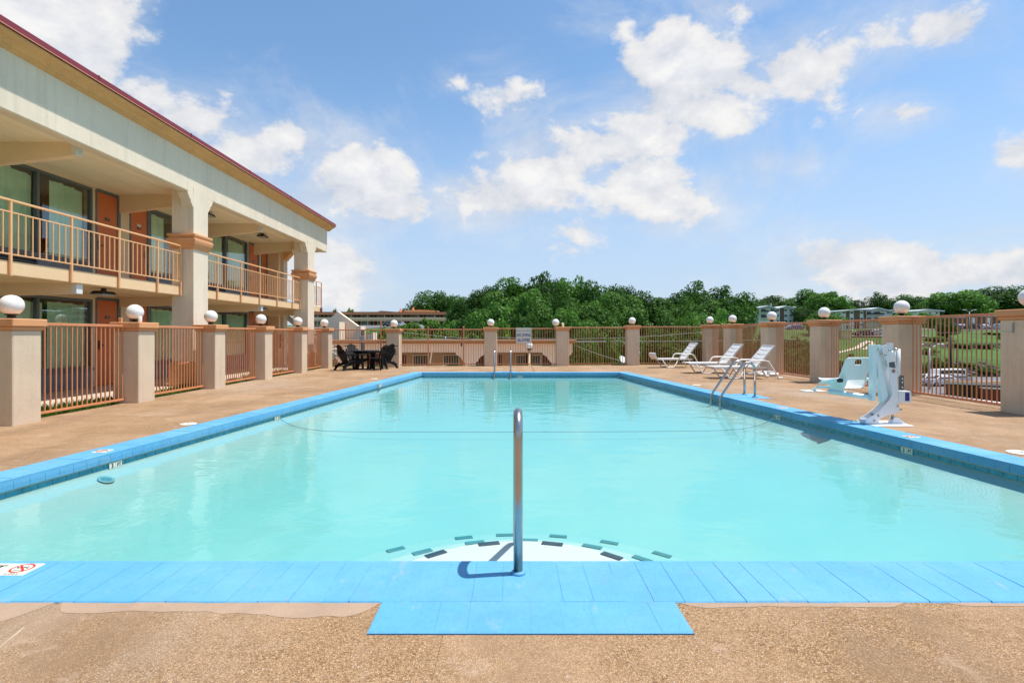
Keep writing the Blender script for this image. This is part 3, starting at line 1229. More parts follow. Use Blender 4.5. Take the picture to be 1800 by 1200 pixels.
rough_patch(-2.18, -.64, yn - .003, .10, .0013)
rough_patch(-5.0, -2.22, yn - .003, .20, .0013)
rough_patch(.81, 1.9, yn - .003, .045, .0013, 30)
rough_patch(2.1, 2.9, yn - .003, .035, .0013, 24)
part('cement_patch', pat, M['concrete_pink'], deck)
M['grout_tan'] = pm('joint_mastic', (.46, .36, .25), .9, var=.25, vs=12)
cr_ = MB()
pts = []
yy = 2.62
xx = -2.20
pts_ = [(-2.20, 2.52), (-2.17, 2.40), (-2.15, 2.31), (-2.11, 2.16), (-2.08, 2.02), (-2.05, 1.90), (-1.99, 1.66)]
for k_, (a_, c_) in enumerate(zip(pts_, pts_[1:])):
    if k_ not in (0,):
        cr_.bar((a_[0] + .004, a_[1], .0010), (c_[0] + .004, c_[1], .0010), (.007, .009, .006, .009, .008, .010)[k_], .003)
part('joint_filler', cr_, M['grout_tan'], deck)

# walkway, planted strip in front of the motel
mb = MB()
mb.cbox(-13.6, -4, -.3, -8.12, 23.6, .035, .012)
struct('motel_walkway', mb, M['concrete'])
mb = MB()
mb.box(-8.115, -4, -.25, -7.43, 23.9, -.03)
struct('lawn_strip', mb, M['terrain'])
mb = MB()
mb.cbox(-7.43, -6, -.28, -7.30, 21.7, -.008, .01)
mb.cbox(8.87, -6, -.28, 9.02, 23.7, -.008, .01)
struct('deck_edge_kerb', mb, M['concrete'])


def grass_tufts(name, spots, h0=.05, h1=.16):
    mb = MB()
    for x, y, z in spots:
        for _ in range(3):
            a = rnd.uniform(0, 2 * PI)
            h = rnd.uniform(h0, h1)
            w = rnd.uniform(.004, .010)
            px, py = x + rnd.uniform(-.03, .03), y + rnd.uniform(-.03, .03)
            lx, ly_ = rnd.uniform(-.5, .5) * h, rnd.uniform(-.5, .5) * h
            dx, dy = math.cos(a) * w, math.sin(a) * w
            mb.add([(px - dx, py - dy, z), (px + dx, py + dy, z), (px + lx * .4 + dx * .7, py + ly_ * .4 + dy * .7, z + h * .6), (px + lx, py + ly_, z + h)], [(0, 1, 2), (0, 2, 3)])
    o = obj(name, mb.mesh(name, M['leaf_grass']), None, kind='stuff')
    return o


sp = []
for _ in range(5200):
    x, y = rnd.uniform(-8.1, -7.46), rnd.uniform(7.5, 23.0)
    if hash_noise(x * 2.2, y * .9) > .42:
        sp.append((x, y, -.03))
for _ in range(2200):
    t = rnd.random()
    x = -7.2 + t * 16
    sp.append((x, deck_far_y(x) + rnd.uniform(.0, .8), -.13))
for _ in range(1500):
    sp.append((8.96 + rnd.uniform(.03, .5), rnd.uniform(8.5, 23.5), -.12))
tag(grass_tufts('grass', sp), 'tufts of green grass growing along the outer foot of the fences', 'grass')

# ------------------------------------------------------------------ fence: pillars, globe lamps, panels
PW = .235


def make_pillar(x, y, h, label, w=PW, mat='stucco'):
    t = thing('fence_pillar', label, 'pillar', (x, y, 0), group='stucco pillars of the pool fence')
    b = MB()
    b.cbox(-w, -w, -.12, w, w, h - .168, .012)
    part('shaft', b, M[mat], t)
    b = MB()
    b.cbox(-w - .022, -w - .022, h - .167, w + .022, w + .022, h - .112, .008)
    part('neck_band', b, M['cap'], t)
    b = MB()
    b.cbox(-w - .052, -w - .052, h - .111, w + .052, w + .052, h, .010)
    part('cap', b, M['cap'], t)
    return t


def globe_meshes():
    b = MB()
    prof = []
    for k in range(17):
        a = -1.13 + (PI / 2 + 1.13) * k / 16
        prof.append((max(.0005, .150 * math.cos(a)), .150 * math.sin(a)))
    b.lathe(prof, (0, 0, .200), 28)
    g = b.mesh('globe', M['globe'])
    b = MB()
    b.lathe([(.075, 0), (.075, .012), (.052, .018), (.050, .052), (.082, .058), (.082, .072)], (0, 0, 0), 20)
    return g, b.mesh('base', M['black'])


GLOBE, GBASE = globe_meshes()


def make_lamp(x, y, z, label, tilt=0):
    t = thing('globe_lamp', label, 'lamp', (x, y, z), rnd.uniform(0, 6), group='white globe lamps on the fence pillars')
    obj('globe', GLOBE, t)
    obj('base', GBASE, t)
    return t


BARM = {}


def make_panel(a, b, z0, z1, label, name='fence_panel', cat='fence panel', step=.105):
    """picket panel between two points on the ground: rails and single bars"""
    a, b = Vector((*a, 0)), Vector((*b, 0))
    d = b - a
    ln = d.length
    rz = math.atan2(d.y, d.x)
    t = thing(name, label, cat, (a.x, a.y, 0), rz, group='coral metal panels of the pool fence')
    for nm, z, hh in (('top_rail', z1, .045), ('bottom_rail', z0, .038)):
        m_ = MB()
        m_.cbox(0, -.020, z - hh / 2, ln, .020, z + hh / 2, .004)
        part(nm, m_, M['iron'], t)
    n = max(3, int(round(ln / step)))
    key = round(z1 - z0, 3)
    if key not in BARM:
        m_ = MB()
        m_.cbox(-.0095, -.0095, 0, .0095, .0095, key - .042, .002)
        BARM[key] = m_.mesh('bar', M['iron'])
    for i in range(n):
        obj('bar', BARM[key], t, (ln * (i + .5) / n, rnd.uniform(-.001, .001), z0 + .020), (0, rnd.uniform(-.003, .003), 0))
    return t


# along the motel
LX = -7.33
LY = [7.915, 10.505, 13.155, 15.78, 18.5, 21.12]
LLAB = ['stucco pillar at the near end of the motel fence, cut off by the picture edge',
        'stucco pillar right of the nearest motel fence panel, with clutter beside its lamp',
        'stucco pillar in front of the big round-cornered motel column, third from the near end',
        'stucco pillar fourth from the near end along the motel fence, past the big column',
        'stucco pillar fifth from the near end along the motel fence, before the end column',
        'stucco corner pillar behind the black resin chairs, where the motel fence ends']
GLAB = ['white globe lamp on the pillar at the near end of the motel fence',
        'white globe lamp below the ground floor orange door, with bits of junk at its foot',
        'white globe lamp in front of the big motel column',
        'white globe lamp on the fourth pillar of the motel fence, under a soffit light',
        'white globe lamp on the fifth pillar of the motel fence, before the end column',
        'white globe lamp on the corner pillar, against the gabled stucco wall']
for k, y in enumerate(LY):
    h = 1.53 + .005 * k
    make_pillar(LX, y, h, LLAB[k])
    make_lamp(LX, y, h, GLAB[k])
PLAB = ['coral fence panel before the first orange door, nearest of the motel fence',
        'coral fence panel before the orange plinth of the big motel column',
        'coral fence panel before green curtains, third along the motel fence',
        'coral fence panel fourth along the motel fence, with the stair behind it',
        'coral fence panel before the plinth of the end column, last of the motel fence']
for k in range(5):
    make_panel((-7.37, LY[k] + PW), (-7.37, LY[k + 1] - PW), .075, 1.465, PLAB[k])
# along the street side
RX = 8.55
RYS = [8.92, 11.86, 14.80, 17.78, 20.95, 23.35]
RH = [1.715, 1.70, 1.70, 1.71, 1.71, 1.73]
RLAB = ['weathered stucco pillar with a small metal hook, cut by the right picture edge',
        'weathered stucco pillar directly behind the white pool lift',
        'weathered stucco pillar between the pool lift and the white loungers',
        'weathered stucco pillar behind the nearest white lounger backrest',
        'stucco pillar behind the two paired white loungers, next to the corner pillar',
        'stucco corner pillar with a small dark hole, behind the lone flipped-end lounger']
RG = ['white globe lamp half cut by the right picture edge',
      'large white globe lamp on the pillar behind the pool lift',
      'white globe lamp between the pool lift and the loungers, lime tree behind it',
      'white globe lamp before the folded white roof of the far apartments',
      'white globe lamp against dark forest, next to the corner lamp',
      'white globe lamp on the corner pillar behind the loungers, lowest on the street side']
for k, y in enumerate(RYS):
    make_pillar(RX, y, RH[k], RLAB[k], .262, 'stucco_weathered')
    make_lamp(RX, y, RH[k], RG[k])
RP = ['coral fence panel before the brown shed and parked cars, nearest of the street side',
      'coral fence panel right of the lift seat, before the winding hillside path',
      'coral fence panel beside the nearest lounger, before a steep green bank',
      'coral fence panel behind the paired loungers on the street side',
      'coral fence panel next to the corner pillar on the street side, mostly edge-on']
for k in range(5):
    make_panel((RX + .02, RYS[k] + .262), (RX + .02, RYS[k + 1] - .262), .075, RH[k] - .055, RP[k])
# far end
FXY = [(-4.79, 21.95), (-.885, 22.55), (2.11, 22.75), (5.14, 23.12)]
FH = [1.545, 1.60, 1.625, 1.69]
FLAB = ['stucco pillar right of the black table set on the far fence',
        'stucco pillar left of the no diving sign on the far fence',
        'stucco pillar right of the no diving sign, under a crooked lamp',
        'stucco pillar on the far fence between crooked lamp and lone lounger']
FG = ['white globe lamp above the black table set, next to the gate',
      'white globe lamp above the far ladder, left of the no diving sign',
      'crooked white globe lamp on a bare stub, right of the no diving sign',
      'white globe lamp against dense forest on the far fence, fourth from left']
for k, (x, y) in enumerate(FXY):
    make_pillar(x, y, FH[k], FLAB[k], .258)
    if k != 2:
        make_lamp(x, y, FH[k], FG[k])
t = thing('globe_lamp', FG[2], 'lamp', (FXY[2][0], FXY[2][1], FH[2]), 0, group='white globe lamps on the fence pillars')
g = obj('globe', GLOBE, t, (-.19, 0, .00), (0, R(-24), 0))
b = MB()
b.cbox(.00, -.04, 0, .08, .04, .13, .006)
b.tube([(.04, 0, .125), (-.02, 0, .15)], .03, 10)
part('base', b, M['soffit'], t)
pts = [(-7.33, 21.35)] + FXY + [(RX, 23.4)]
FP = ['coral fence panel behind the black table set, with a tall extra post',
      None,
      'coral fence panel carrying the no diving sign',
      'coral fence panel before dark trees, between the crooked lamp and the next pillar',
      'coral fence panel behind the lone lounger, before a white van']
for k in range(5):
    a, c = Vector(pts[k]), Vector(pts[k + 1])
    d = (c - a).normalized()
    w = .26
    a2, c2 = a + d * w, c - d * w
    zt = (FH[min(k, 3)] + FH[max(k - 1, 0)]) / 2 - .06
    if k == 0:
        p = make_panel(a2[:], c2[:], .075, zt, FP[0])
        b = MB()
        b.cbox(1.80, -.03, .0, 1.86, .03, 1.86, .005)
        part('post', b, M['iron'], p)
        b = MB()
        b.cbox(0, -.018, .98, (c2 - a2).length, .018, 1.015, .004)
        part('mid_rail', b, M['iron'], p)
    elif k == 1:
        L_ = (c2 - a2).length
        g0, g1 = a2 + d * (L_ * .325), a2 + d * (L_ * .745)
        make_panel(a2[:], (g0 - d * .05)[:], .075, zt, 'short coral fence panel left of the pool gate')
        gate = make_panel((g0 + d * .05)[:], (g1 - d * .05)[:], .10, zt, 'coral picket gate between two taller posts on the far fence', 'pool_gate', 'gate')
        gl_ = (g1 - g0).length
        b = MB()
        b.cbox(-.085, -.035, -.05, -.02, .035, 1.63, .006)
        part('post', b, M['iron'], gate)
        b = MB()
        b.cbox(gl_ - .08, -.035, -.05, gl_ - .015, .035, 1.64, .006)
        part('post', b, M['iron'], gate)
        b = MB()
        b.bar((.02, -.025, .12), (.12, -.025, .80), .05, .012, (0, 1, 0))
        part('brace', b, M['soffit'], gate)
        b = MB()
        b.cbox(gl_ - .17, -.05, .82, gl_ - .11, .03, .95, .006)
        part('latch', b, M['black'], gate)
        make_panel((g1 + d * .05)[:], c2[:], .075, zt, 'short coral fence panel right of the pool gate')
    else:
        p = make_panel(a2[:], c2[:], .075, zt, FP[k])

# small fittings on pillars
b = MB()
b.bar((0, 0, 0), (0, 0, -.17), .016, .02, (0, 1, 0))
b.bar((0, 0, -.165), (-.10, .12, -.13), .010, .012)
tag(part('wall_hook', b, M['galv'], None, (8.272, 8.93, 1.50)), 'small bent metal hook on the pillar at the right picture edge', 'hook')
b = MB()
b.tube([(9.0, 9.2, .035), (8.98, 12, .03), (8.99, 15, .035), (8.98, 20.9, .03)], .022, 8)
b.tube([(8.93, 9.2, .02), (8.92, 15, .02), (8.93, 18, .02)], .014, 6)
tag(part('conduit_pipe', b, M['galv'], None), 'grey conduit pipe lying along the foot of the street side fence', 'pipe')
b = MB()
b.lathe([(.03, 0), (.033, .03), (.033, .10), (.026, .115)], (0, 0, 0), 12)
tag(part('tin_can', b, M['white_metal'], None, (-7.17, 10.42, 1.535)), 'small silver can left on the second pillar of the motel fence', 'can')
b = MB()
b.cbox(-.03, -.02, 0, .03, .02, .085, .006)
tag(part('small_box', b, M['cap'], None, (-7.46, 10.30, 1.535)), 'small orange box left behind the lamp on the second motel pillar', 'box')

# ------------------------------------------------------------------ motel
MX, MY = -9.0, 14.0
motel = thing('motel_building', 'two storey stucco motel with orange doors, peach rails and dark red roof edge', 'motel', (MX, MY, 0))
OFF = (-MX, -MY, 0)
WX = -10.2                      # room front
FX = -7.85                      # fascia front
Y0M, Y1M = -4.0, 22.95
Z2 = 2.50                       # upper floor


def mp(name, mb, mat, **kw):
    return part(name, mb, mat, motel, OFF, **kw)


def rect_rings(mb, x0, y0, x1, y1, prof, cap=True):
    vs, fs = [], []
    for o, z in prof:
        vs += [(x0 - o, y0 - o, z), (x1 + o, y0 - o, z), (x1 + o, y1 + o, z), (x0 - o, y1 + o, z)]
    n = len(prof)
    for i in range(n - 1):
        for k in range(4):
            j = (k + 1) % 4
            fs.append((i * 4 + k, i * 4 + j, (i + 1) * 4 + j, (i + 1) * 4 + k))
    fs.append((3, 2, 1, 0))
    fs.append(tuple((n - 1) * 4 + k for k in range(4)))
    mb.add(vs, fs)


# shell
b = MB()
b.cbox(-8.10, Y0M, 4.78, FX, Y1M, 5.80, .02)
mp('fascia', b, M['fascia'])
b = MB()
b.box(-10.6, Y0M, 4.92, -8.098, Y1M - .25, 5.05)
mp('soffit', b, M['soffit'])
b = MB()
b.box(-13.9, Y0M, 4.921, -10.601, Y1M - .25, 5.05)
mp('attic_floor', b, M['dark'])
b = MB()
b.box(-8.102, Y1M - .252, 4.785, -13.9, Y1M - .002, 5.80)
mp('end_fascia', b, M['fascia'])
CP = [(p, 5.715 + (q - 5.715) * .60) for p, q in ((-.06, 5.715), (.025, 5.715), (.045, 5.73), (.05, 5.765), (.075, 5.785), (.10, 5.80), (.125, 5.85), (.165, 5.90), (.22, 5.935), (.235, 5.945), (.245, 5.99), (.26, 6.0), (.262, 6.035), (-.4, 6.035))]
b = MB()
b.prism([(p, q) for p, q in CP], Y0M - .2, Y1M + .22, lambda p, q, t_: (FX + p, t_, q))
mp('cornice', b, M['cornice'])
b = MB()
b.prism([(.285, 5.909), (.295, 5.928), (.285, 6.033), (.25, 6.045), (-.5, 6.07), (-6, 6.45), (-6, 5.91)], Y0M - .2, Y1M + .26, lambda p, q, t_: (FX + p, t_, q))
roof = mp('roof', b, M['red_metal'])
b = MB()
b.box(FX + .2955, Y0M, 5.918, FX + .299, Y1M + .26, 5.927)
part('drip_edge', b, M['rail'], roof)
for yj in (9.9, 12.75, 15.6, 18.5, 21.3):
    b = MB()
    b.box(FX + .25, yj - .006, 5.93, FX + .2975, yj + .006, 6.042)
    part('seam_cover', b, M['red_metal'], roof)
b = MB()
b.cbox(-13.6, Y0M, 2.262, -8.15, 22.93, Z2, .012)
mp('balcony_slab', b, M['slab'])
b = MB()
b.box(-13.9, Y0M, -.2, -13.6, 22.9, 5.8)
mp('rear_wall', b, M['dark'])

WINS = [(7.60, 10.32, 8.75), (10.50, 13.14, 11.62), (15.22, 17.75, 16.75), (17.95, 20.84, 19.25)]   # y0, y1, mullion
DOORS = [(13.24, 14.0, '413'), (14.42, 15.14, '414'), (20.93, 21.72, '417'), (21.97, 22.5, '418')]
floors = [(.036, 2.262, .50, 2.15, 2.19), (Z2, 4.92, 3.01, 4.86, 4.86)]      # floor, ceiling, sill, window head, door head
for fi, (zf_, zc, zs, zh, zd) in enumerate(floors):
    b = MB()
    ops = sorted([(a - .01, c + .01, 'w') for a, c, m_ in WINS] + [(a - .01, c + .01, 'd') for a, c, n_ in DOORS])
    y = Y0M
    for a, c, kd in ops:
        if a - y > .005:
            b.box(WX - .22, y, zf_, WX, a, zc)
        if kd == 'w':
            b.box(WX - .22, a, zh, WX, c, zc)
        else:
            b.box(WX - .22, a, zd, WX, c, zc)
        y = c
    b.box(WX - .22, y, zf_, WX, 22.70, zc)
    b.box(WX + .001, 22.52, zf_, -9.72, 22.70, zc - .001)
    mp('wall', b, M['stucco_gold'] if fi else M['stucco_gold'])
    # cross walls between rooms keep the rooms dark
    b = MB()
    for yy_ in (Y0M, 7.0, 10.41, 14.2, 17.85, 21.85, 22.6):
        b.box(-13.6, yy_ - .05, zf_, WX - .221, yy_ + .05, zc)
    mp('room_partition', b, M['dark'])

GL = {}


def make_window(y0, y1, ym, zs, zh, fi, wi):
    fr = MB()
    x0, x1 = WX - .09, WX + .012
    f = .052
    fr.cbox(x0, y0, zs, x1, y0 + f, zh, .006)
    fr.cbox(x0, y1 - f, zs, x1, y1, zh, .006)
    fr.cbox(x0, y0 + f, zh - f * 1.2, x1, y1 - f, zh, .006)
    fr.cbox(x0, y0 + f, zs, x1, y1 - f, zs + f, .006)
    fr.cbox(x0 + .01, ym - .030, zs + f, x1 + .012, ym + .030, zh - f * 1.2, .006)
    w = mp('window', fr, M['frame'])
    s = MB()
    s.cbox(WX - .06, y0 - .005, zs - .055, WX + .045, y1 + .005, zs - .001, .008)
    part('sill', s, M['frame'], w)
    for a, c in ((y0 + f, ym - .03), (ym + .03, y1 - f)):
        g_ = MB()
        g_.box(WX - .045, a, zs + f, WX - .038, c, zh - f * 1.2)
        part('pane', g_, M['glass'], w)
    # curtains
    if fi == 1:
        if wi == 2:
            spans = [(y0 + .06, y0 + .75)]
        elif wi == 1:
            spans = [(y0 + .02, ym - .04), (ym + .42, y1 - .17)]
        elif wi == 3:
            spans = [(y0 + .06, ym - .05), (ym + .33, y1 - .14)]
        else:
            spans = [(y0 + .06, ym - .05), (ym + .2, y1 - .2)]
    else:
        spans = [(y0 + .06, ym + .22), (ym + .38, y1 - .12)] if wi == 1 else [(y0 + .05, ym - .03), (ym + .05, y1 - .1)]
    for a, c in spans:
        cu = MB()
        n = int((c - a) / .016)
        vs = []
        ph = rnd.uniform(0, 6)
        pleat = rnd.uniform(34, 42)
        droop = [rnd.uniform(0, .05) for _ in range(20)]
        for i in range(n + 1):
            yy_ = a + (c - a) * i / n
            am = .034 + .016 * math.sin(yy_ * 5 + ph)
            xx_ = WX - .112 + am * math.sin(yy_ * pleat + ph + .8 * math.sin(yy_ * 7))
            xt = WX - .112 + .5 * am * math.sin(yy_ * pleat * 1.0 + ph + .8 * math.sin(yy_ * 7))
            k = abs(math.sin(yy_ * 9 + ph))
            vs += [(xx_, yy_, zs + .03), (xx_ * .5 + xt * .5, yy_ + .004, (zs + zh) / 2), (xt, yy_ + .004, zh - .10 - .022 * k - .05 * smooth01((yy_ - a) / (c - a) - .3))]
        cu.add(vs, [q for i in range(n) for q in ((3 * i, 3 * i + 3, 3 * i + 4, 3 * i + 1), (3 * i + 1, 3 * i + 4, 3 * i + 5, 3 * i + 2))], True)
        part('curtain', cu, M['curtain'], w)
    return w


def make_grille(y0, y1, z0, z1):
    b = MB()
    b.box(WX - .12, y0, z0, WX - .03, y1, z1)
    g_ = mp('ac_grille', b, M['black'])
    n = 6
    s = MB()
    s.prism([(0, 0), (.03, -.012), (.034, -.006), (.006, .012)], -(y1 - y0) / 2, (y1 - y0) / 2, lambda p, q, t_: (p, t_, q))
    me = s.mesh('slat', M['panel_grey'])
    for k in range(n):
        obj('slat', me, g_, (WX - .028, (y0 + y1) / 2, z0 + (z1 - z0) * (k + .5) / n))
    b = MB()
    b.cbox(WX - .03, y0, z0, WX + .014, y0 + .03, z1, .004)
    b.cbox(WX - .03, y1 - .03, z0, WX + .014, y1, z1, .004)
    part('frame', b, M['frame'], g_)


for wi, (y0, y1, ym) in enumerate(WINS):
    for fi, (zf_, zc, zs, zh, zd) in enumerate(floors):
        make_window(y0, y1, ym, zs, zh, fi, wi)
        gy = (y0, ym) if wi in (1, 3, 0) else (ym, y1)
        py = (ym, y1) if wi in (1, 3, 0) else (y0, ym)
        if fi == 1:
            make_grille(gy[0], gy[1], zf_ + .01, zs - .06)
            spans = [py]
        else:
            spans = [(y0, ym), (ym, y1)]
        for a, c in spans:
            b = MB()
            b.cbox(WX - .05, a + .003, zf_, WX + .006, c - .003, zs - .057, .006)
            mp('apron_panel', b, M['panel_grey'])

for di, (y0, y1, num) in enumerate(DOORS):
    for fi, (zf_, zc, zs, zh, zd) in enumerate(floors):
        b = MB()
        x0, x1 = WX - .06, WX + .02
        b.cbox(x0, y0 - .009, zf_, x1, y0 + .035, zd, .006)
        b.cbox(x0, y1 - .035, zf_, x1, y1 + .07, zd + .03, .006)
        b.cbox(x0, y0 + .035, zd - .035, x1, y1 - .035, zd + .03, .006)
        mp('door_frame', b, M['frame'])
        b = MB()
        b.cbox(WX - .05, y0 + .037, zf_ + .01, WX - .004, y1 - .037, zd - .037, .004)
        d_ = mp('door', b, M['door'])
        yc = (y0 + y1) / 2
        hy = y0 + .10 if di % 2 == 0 else y1 - .10
        b = MB()
        b.cbox(WX - .004, hy - .028, zf_ + .90, WX + .012, hy + .028, zf_ + 1.12, .005)
        b.tube([(WX, hy, zf_ + 1.0), (WX + .05, hy, zf_ + 1.0), (WX + .055, hy + (.12 if di % 2 == 0 else -.12), zf_ + 1.0)], .010, 8)
        part('handle', b, M['black'], d_)
        zp = zf_ + 1.70
        b = MB()
        b.cbox(WX - .004, yc - .075, zp - .035, WX + .006, yc + .075, zp + .035, .003)
        part('number_plate', b, M['plate'], d_)
        tx = text('lettering', (num if fi else '3' + num[1:]), .062, (WX + .008, yc, zp), (PI / 2, 0, PI / 2), M['sign_white'], d_)
        if di == 1 and fi == 1:
            b = MB()
            b.cbox(WX - .004, yc - .075, zp + .04, WX + .005, yc + .075, zp + .11, .003)
            part('notice_plate', b, M['sign_white'], d_)

# columns
def make_column(y0, y1, x0=-8.37, x1=-7.838):
    b = MB()
    rect_rings(b, x0, y0, x1, y1, [(0, -.1), (0, 4.93)])
    c = mp('column', b, M['fascia'])
    b = MB()
    rect_rings(b, x0, y0, x1, y1, [(.055, -.1), (.055, .58), (.045, .62), (.003, .64), (-.05, .641)])
    part('plinth', b, M['cap'], c)
    b = MB()
    rect_rings(b, x0, y0, x1, y1, [(-.02, 3.40), (.02, 3.405), (.03, 3.45), (.05, 3.475), (.055, 3.52), (.075, 3.535), (.085, 3.58), (.09, 3.62), (.085, 3.66), (.055, 3.675), (.05, 3.70), (.075, 3.715), (.082, 3.745), (.075, 3.78), (.02, 3.79), (-.02, 3.79)])
    part('capital_band', b, M['cap'], c)
    for sgn, ye in ((-1, y0), (1, y1)):
        b = MB()
        prof = [(0, 4.785), (.24, 4.785), (.24, 4.735), (.215, 4.715), (.21, 4.685), (.175, 4.665), (.165, 4.63), (.12, 4.605), (.105, 4.565), (.10, 4.53), (.06, 4.505), (.05, 4.46), (0, 4.44)]
        b.prism(prof, -8.09, FX + .008, lambda p, q, t_: (t_, ye + sgn * (p - .004), q))
        part('corbel', b, M['fascia'], c)
    return c


make_column(13.30, 13.93)
make_column(20.75, 21.40)
b = MB()
rect_rings(b, -10.05, 22.703, -9.60, 23.1, [(0, -.1), (0, 4.92)])
c = mp('column', b, M['stucco'])
b = MB()
b.prism([(0, 4.785), (.30, 4.785), (.30, 4.72), (.25, 4.69), (.24, 4.64), (.18, 4.61), (.165, 4.55), (.09, 4.52), (.08, 4.45), (0, 4.43)], 22.71, 23.09, lambda p, q, t_: (-9.602 + p, t_, q))
part('corbel', b, M['cornice'], c)

# seams between the soffit boards
for x in (-8.62, -9.25, -9.86):
    b = MB()
    b.box(x - .012, Y0M, 4.9165, x + .012, Y1M - .26, 4.9199)
    mp('soffit_seam', b, M['beam'])
# beams
for y in (10.24, 14.08, 17.72, 21.42):
    for z_top, dz in ((4.921, 0), (2.263, -1)):
        col_here = y in (14.08, 21.42)
        xe = -8.20 if not col_here else -8.36
        b = MB()
        if dz == 0:
            prof = [(WX - .02, z_top), (xe, z_top), (xe, 4.675), (WX - .02, 4.45)]
        else:
            prof = [(WX - .02, z_top), (xe, z_top), (xe, 2.075), (WX - .02, 2.02)]
        b.prism(prof, y - .07, y + .07, lambda p, q, t_: (p, t_, q))
        bm_ = mp('beam', b, M['beam'])
        if not col_here:
            b = MB()
            b.cbox(xe - .006, y - .074, prof[2][1] - .004, xe + .008, y + .074, z_top - .01, .003)
            b.cbox(xe - .09, y - .0745, prof[2][1] - .0045, xe - .004, y + .0745, z_top - .02, .003)
            part('end_cap', b, M['white_paint'], bm_)

# balcony rails
RXX = -8.118


def make_railing(y0, y1, posts):
    b = MB()
    b.cbox(RXX - .022, y0, 3.455, RXX + .022, y1, 3.49, .006)
    b.cbox(RXX - .012, y0, 3.27, RXX + .012, y1, 3.292, .003)
    b.cbox(RXX - .012, y0, 2.59, RXX + .012, y1, 2.612, .003)
    r_ = mp('railing', b, M['rail'])
    pm_ = MB()
    pm_.cbox(-.019, -.019, 2.25, .019, .019, 3.456, .004)
    pme = pm_.mesh('post', M['rail'])
    bm_ = MB()
    bm_.cbox(-.009, -.009, 2.611, .009, .009, 3.271, .002)
    bme = bm_.mesh('baluster', M['rail'])
    for y in posts:
        obj('post', pme, r_, (RXX, y, 0))
    allp = sorted(set(posts))
    for a, c in zip(allp, allp[1:]):
        n = max(1, round((c - a) / .135))
        for k in range(1, n):
            obj('baluster', bme, r_, (RXX, a + (c - a) * k / n, 0))


make_railing(6.3, 13.28, [6.33, 7.54, 8.75, 9.96, 11.17, 12.38, 13.24])
make_railing(13.95, 20.73, [13.99, 14.9, 16.2, 17.4, 18.7, 20.0, 20.70])
# outside landing and stair past the end of the motel
b = MB()
b.cbox(-10.6, 22.96, 2.30, -8.52, 24.3, 2.498, .01)
ld = mp('landing', b, M['maroon'])
b = MB()
for z in (3.62, 3.40, 2.62):
    b.bar((-8.55, 22.98, z), (-8.55, 24.26, z), .03, .03)
for y in (23.0, 23.62, 24.25):
    b.bar((-8.55, y, 2.3), (-8.55, y, 3.62), .035, .035)
for k in range(1, 9):
    b.bar((-8.55, 23.0 + k * .139, 2.62), (-8.55, 23.0 + k * .139, 3.40), .014, .014)
part('railing', b, M['rail'], ld)
b = MB()
b.bar((-10.5, 24.34, 2.42), (-7.95, 24.34, .28), .05, .24)
b.bar((-10.5, 25.2, 2.42), (-7.95, 25.2, .28), .05, .24)
st = mp('stair', b, M['white_paint'])
s = MB()
s.cbox(-.15, 0, -.025, .15, .80, .025, .006)
me = s.mesh('tread', M['concrete'])
for k in range(11):
    obj('tread', me, st, (-10.3 + k * .222, 24.37, 2.30 - k * .186))

# ceiling lights
def ceiling_light(x, y, z):
    b = MB()
    b.cbox(-.035, -.035, -.06, .035, .035, 0, .005)
    rect_rings(b, -.10, -.16, .10, .16, [(.0, -.06), (.035, -.115), (.035, -.125), (0, -.126)])
    l_ = part('ceiling_light', b, M['black'], motel, (x - MX, y - MY, z))
    b = MB()
    rect_rings(b, -.10, -.16, .10, .16, [(.015, -.127), (.0, -.15), (-.03, -.158)])
    part('lens', b, M['light_lens'], l_)


for x, y, z in ((-8.95, 15.9, 4.92), (-8.95, 19.4, 4.92), (-8.50, 11.25, 2.262), (-8.32, 17.95, 2.262)):
    ceiling_light(x, y, z)
# meter boxes on the end wall
b = MB()
b.cbox(-9.72, 22.53, 1.02, -9.62, 22.66, 1.30, .01)
b.cbox(-9.72, 22.53, .75, -9.64, 22.6, .98, .01)
mp('meter_box', b, M['maroon'])

# ------------------------------------------------------------------ pool fittings
def arc(c, r, a0, a1, n, f):
    return [f(c[0] + r * math.cos(a0 + (a1 - a0) * i / n), c[1] + r * math.sin(a0 + (a1 - a0) * i / n)) for i in range(n + 1)]


# near grab rail: up from the coping, over and down into the steps
rail = thing('pool_grab_rail', 'stainless steel grab rail standing in the blue coping over the entry steps', 'grab rail', (.033, 2.93, .012))
path = [(0, 0, -.03), (0, 0, .45), (0, 0, .70)] + arc((.115, .735), .115, PI, PI * .30, 10, lambda p, q: (0, p, q)) + [(0, .62, .40), (0, 1.02, -.08), (0, 1.06, -.15), (0, 1.06, -.40)]
b = MB()
b.tube(path, .0255, 18)
part('tube', b, M['steel'], rail)
b = MB()
b.lathe([(.040, -.004), (.038, .003), (.031, .010), (.027, .012)], (0, 0, 0), 20)
part('flange', b, M['coping'], rail)


def ladder(loc, rz, label, span=.5, reach=.72, h=.72):
    t = thing('pool_ladder', label, 'ladder', loc, rz, group='stainless pool ladders')
    for s in (-1, 1):
        p = [(0, s * span / 2, -.03), (0, s * span / 2, h - .16)] + arc((-.15, h - .16), .15, 0, PI * .78, 9, lambda a, q: (a, s * span / 2, q))
        p += [(-reach + .05, s * span / 2, .06), (-reach, s * span / 2, -.04), (-reach, s * span / 2, -.95)]
        b = MB()
        b.tube(p, .024, 14)
        part('rail', b, M['steel'], t)
        b = MB()
        b.lathe([(.055, 0), (.053, .008), (.035, .018)], (0, s * span / 2, 0), 18)
        part('flange', b, M['coping'], t)
    for z in (-.45, -.75):
        b = MB()
        b.cbox(-reach - .04, -span / 2 + .02, z - .015, -reach + .05, span / 2 - .02, z + .015, .006)
        part('tread', b, M['white'], t)
    return t


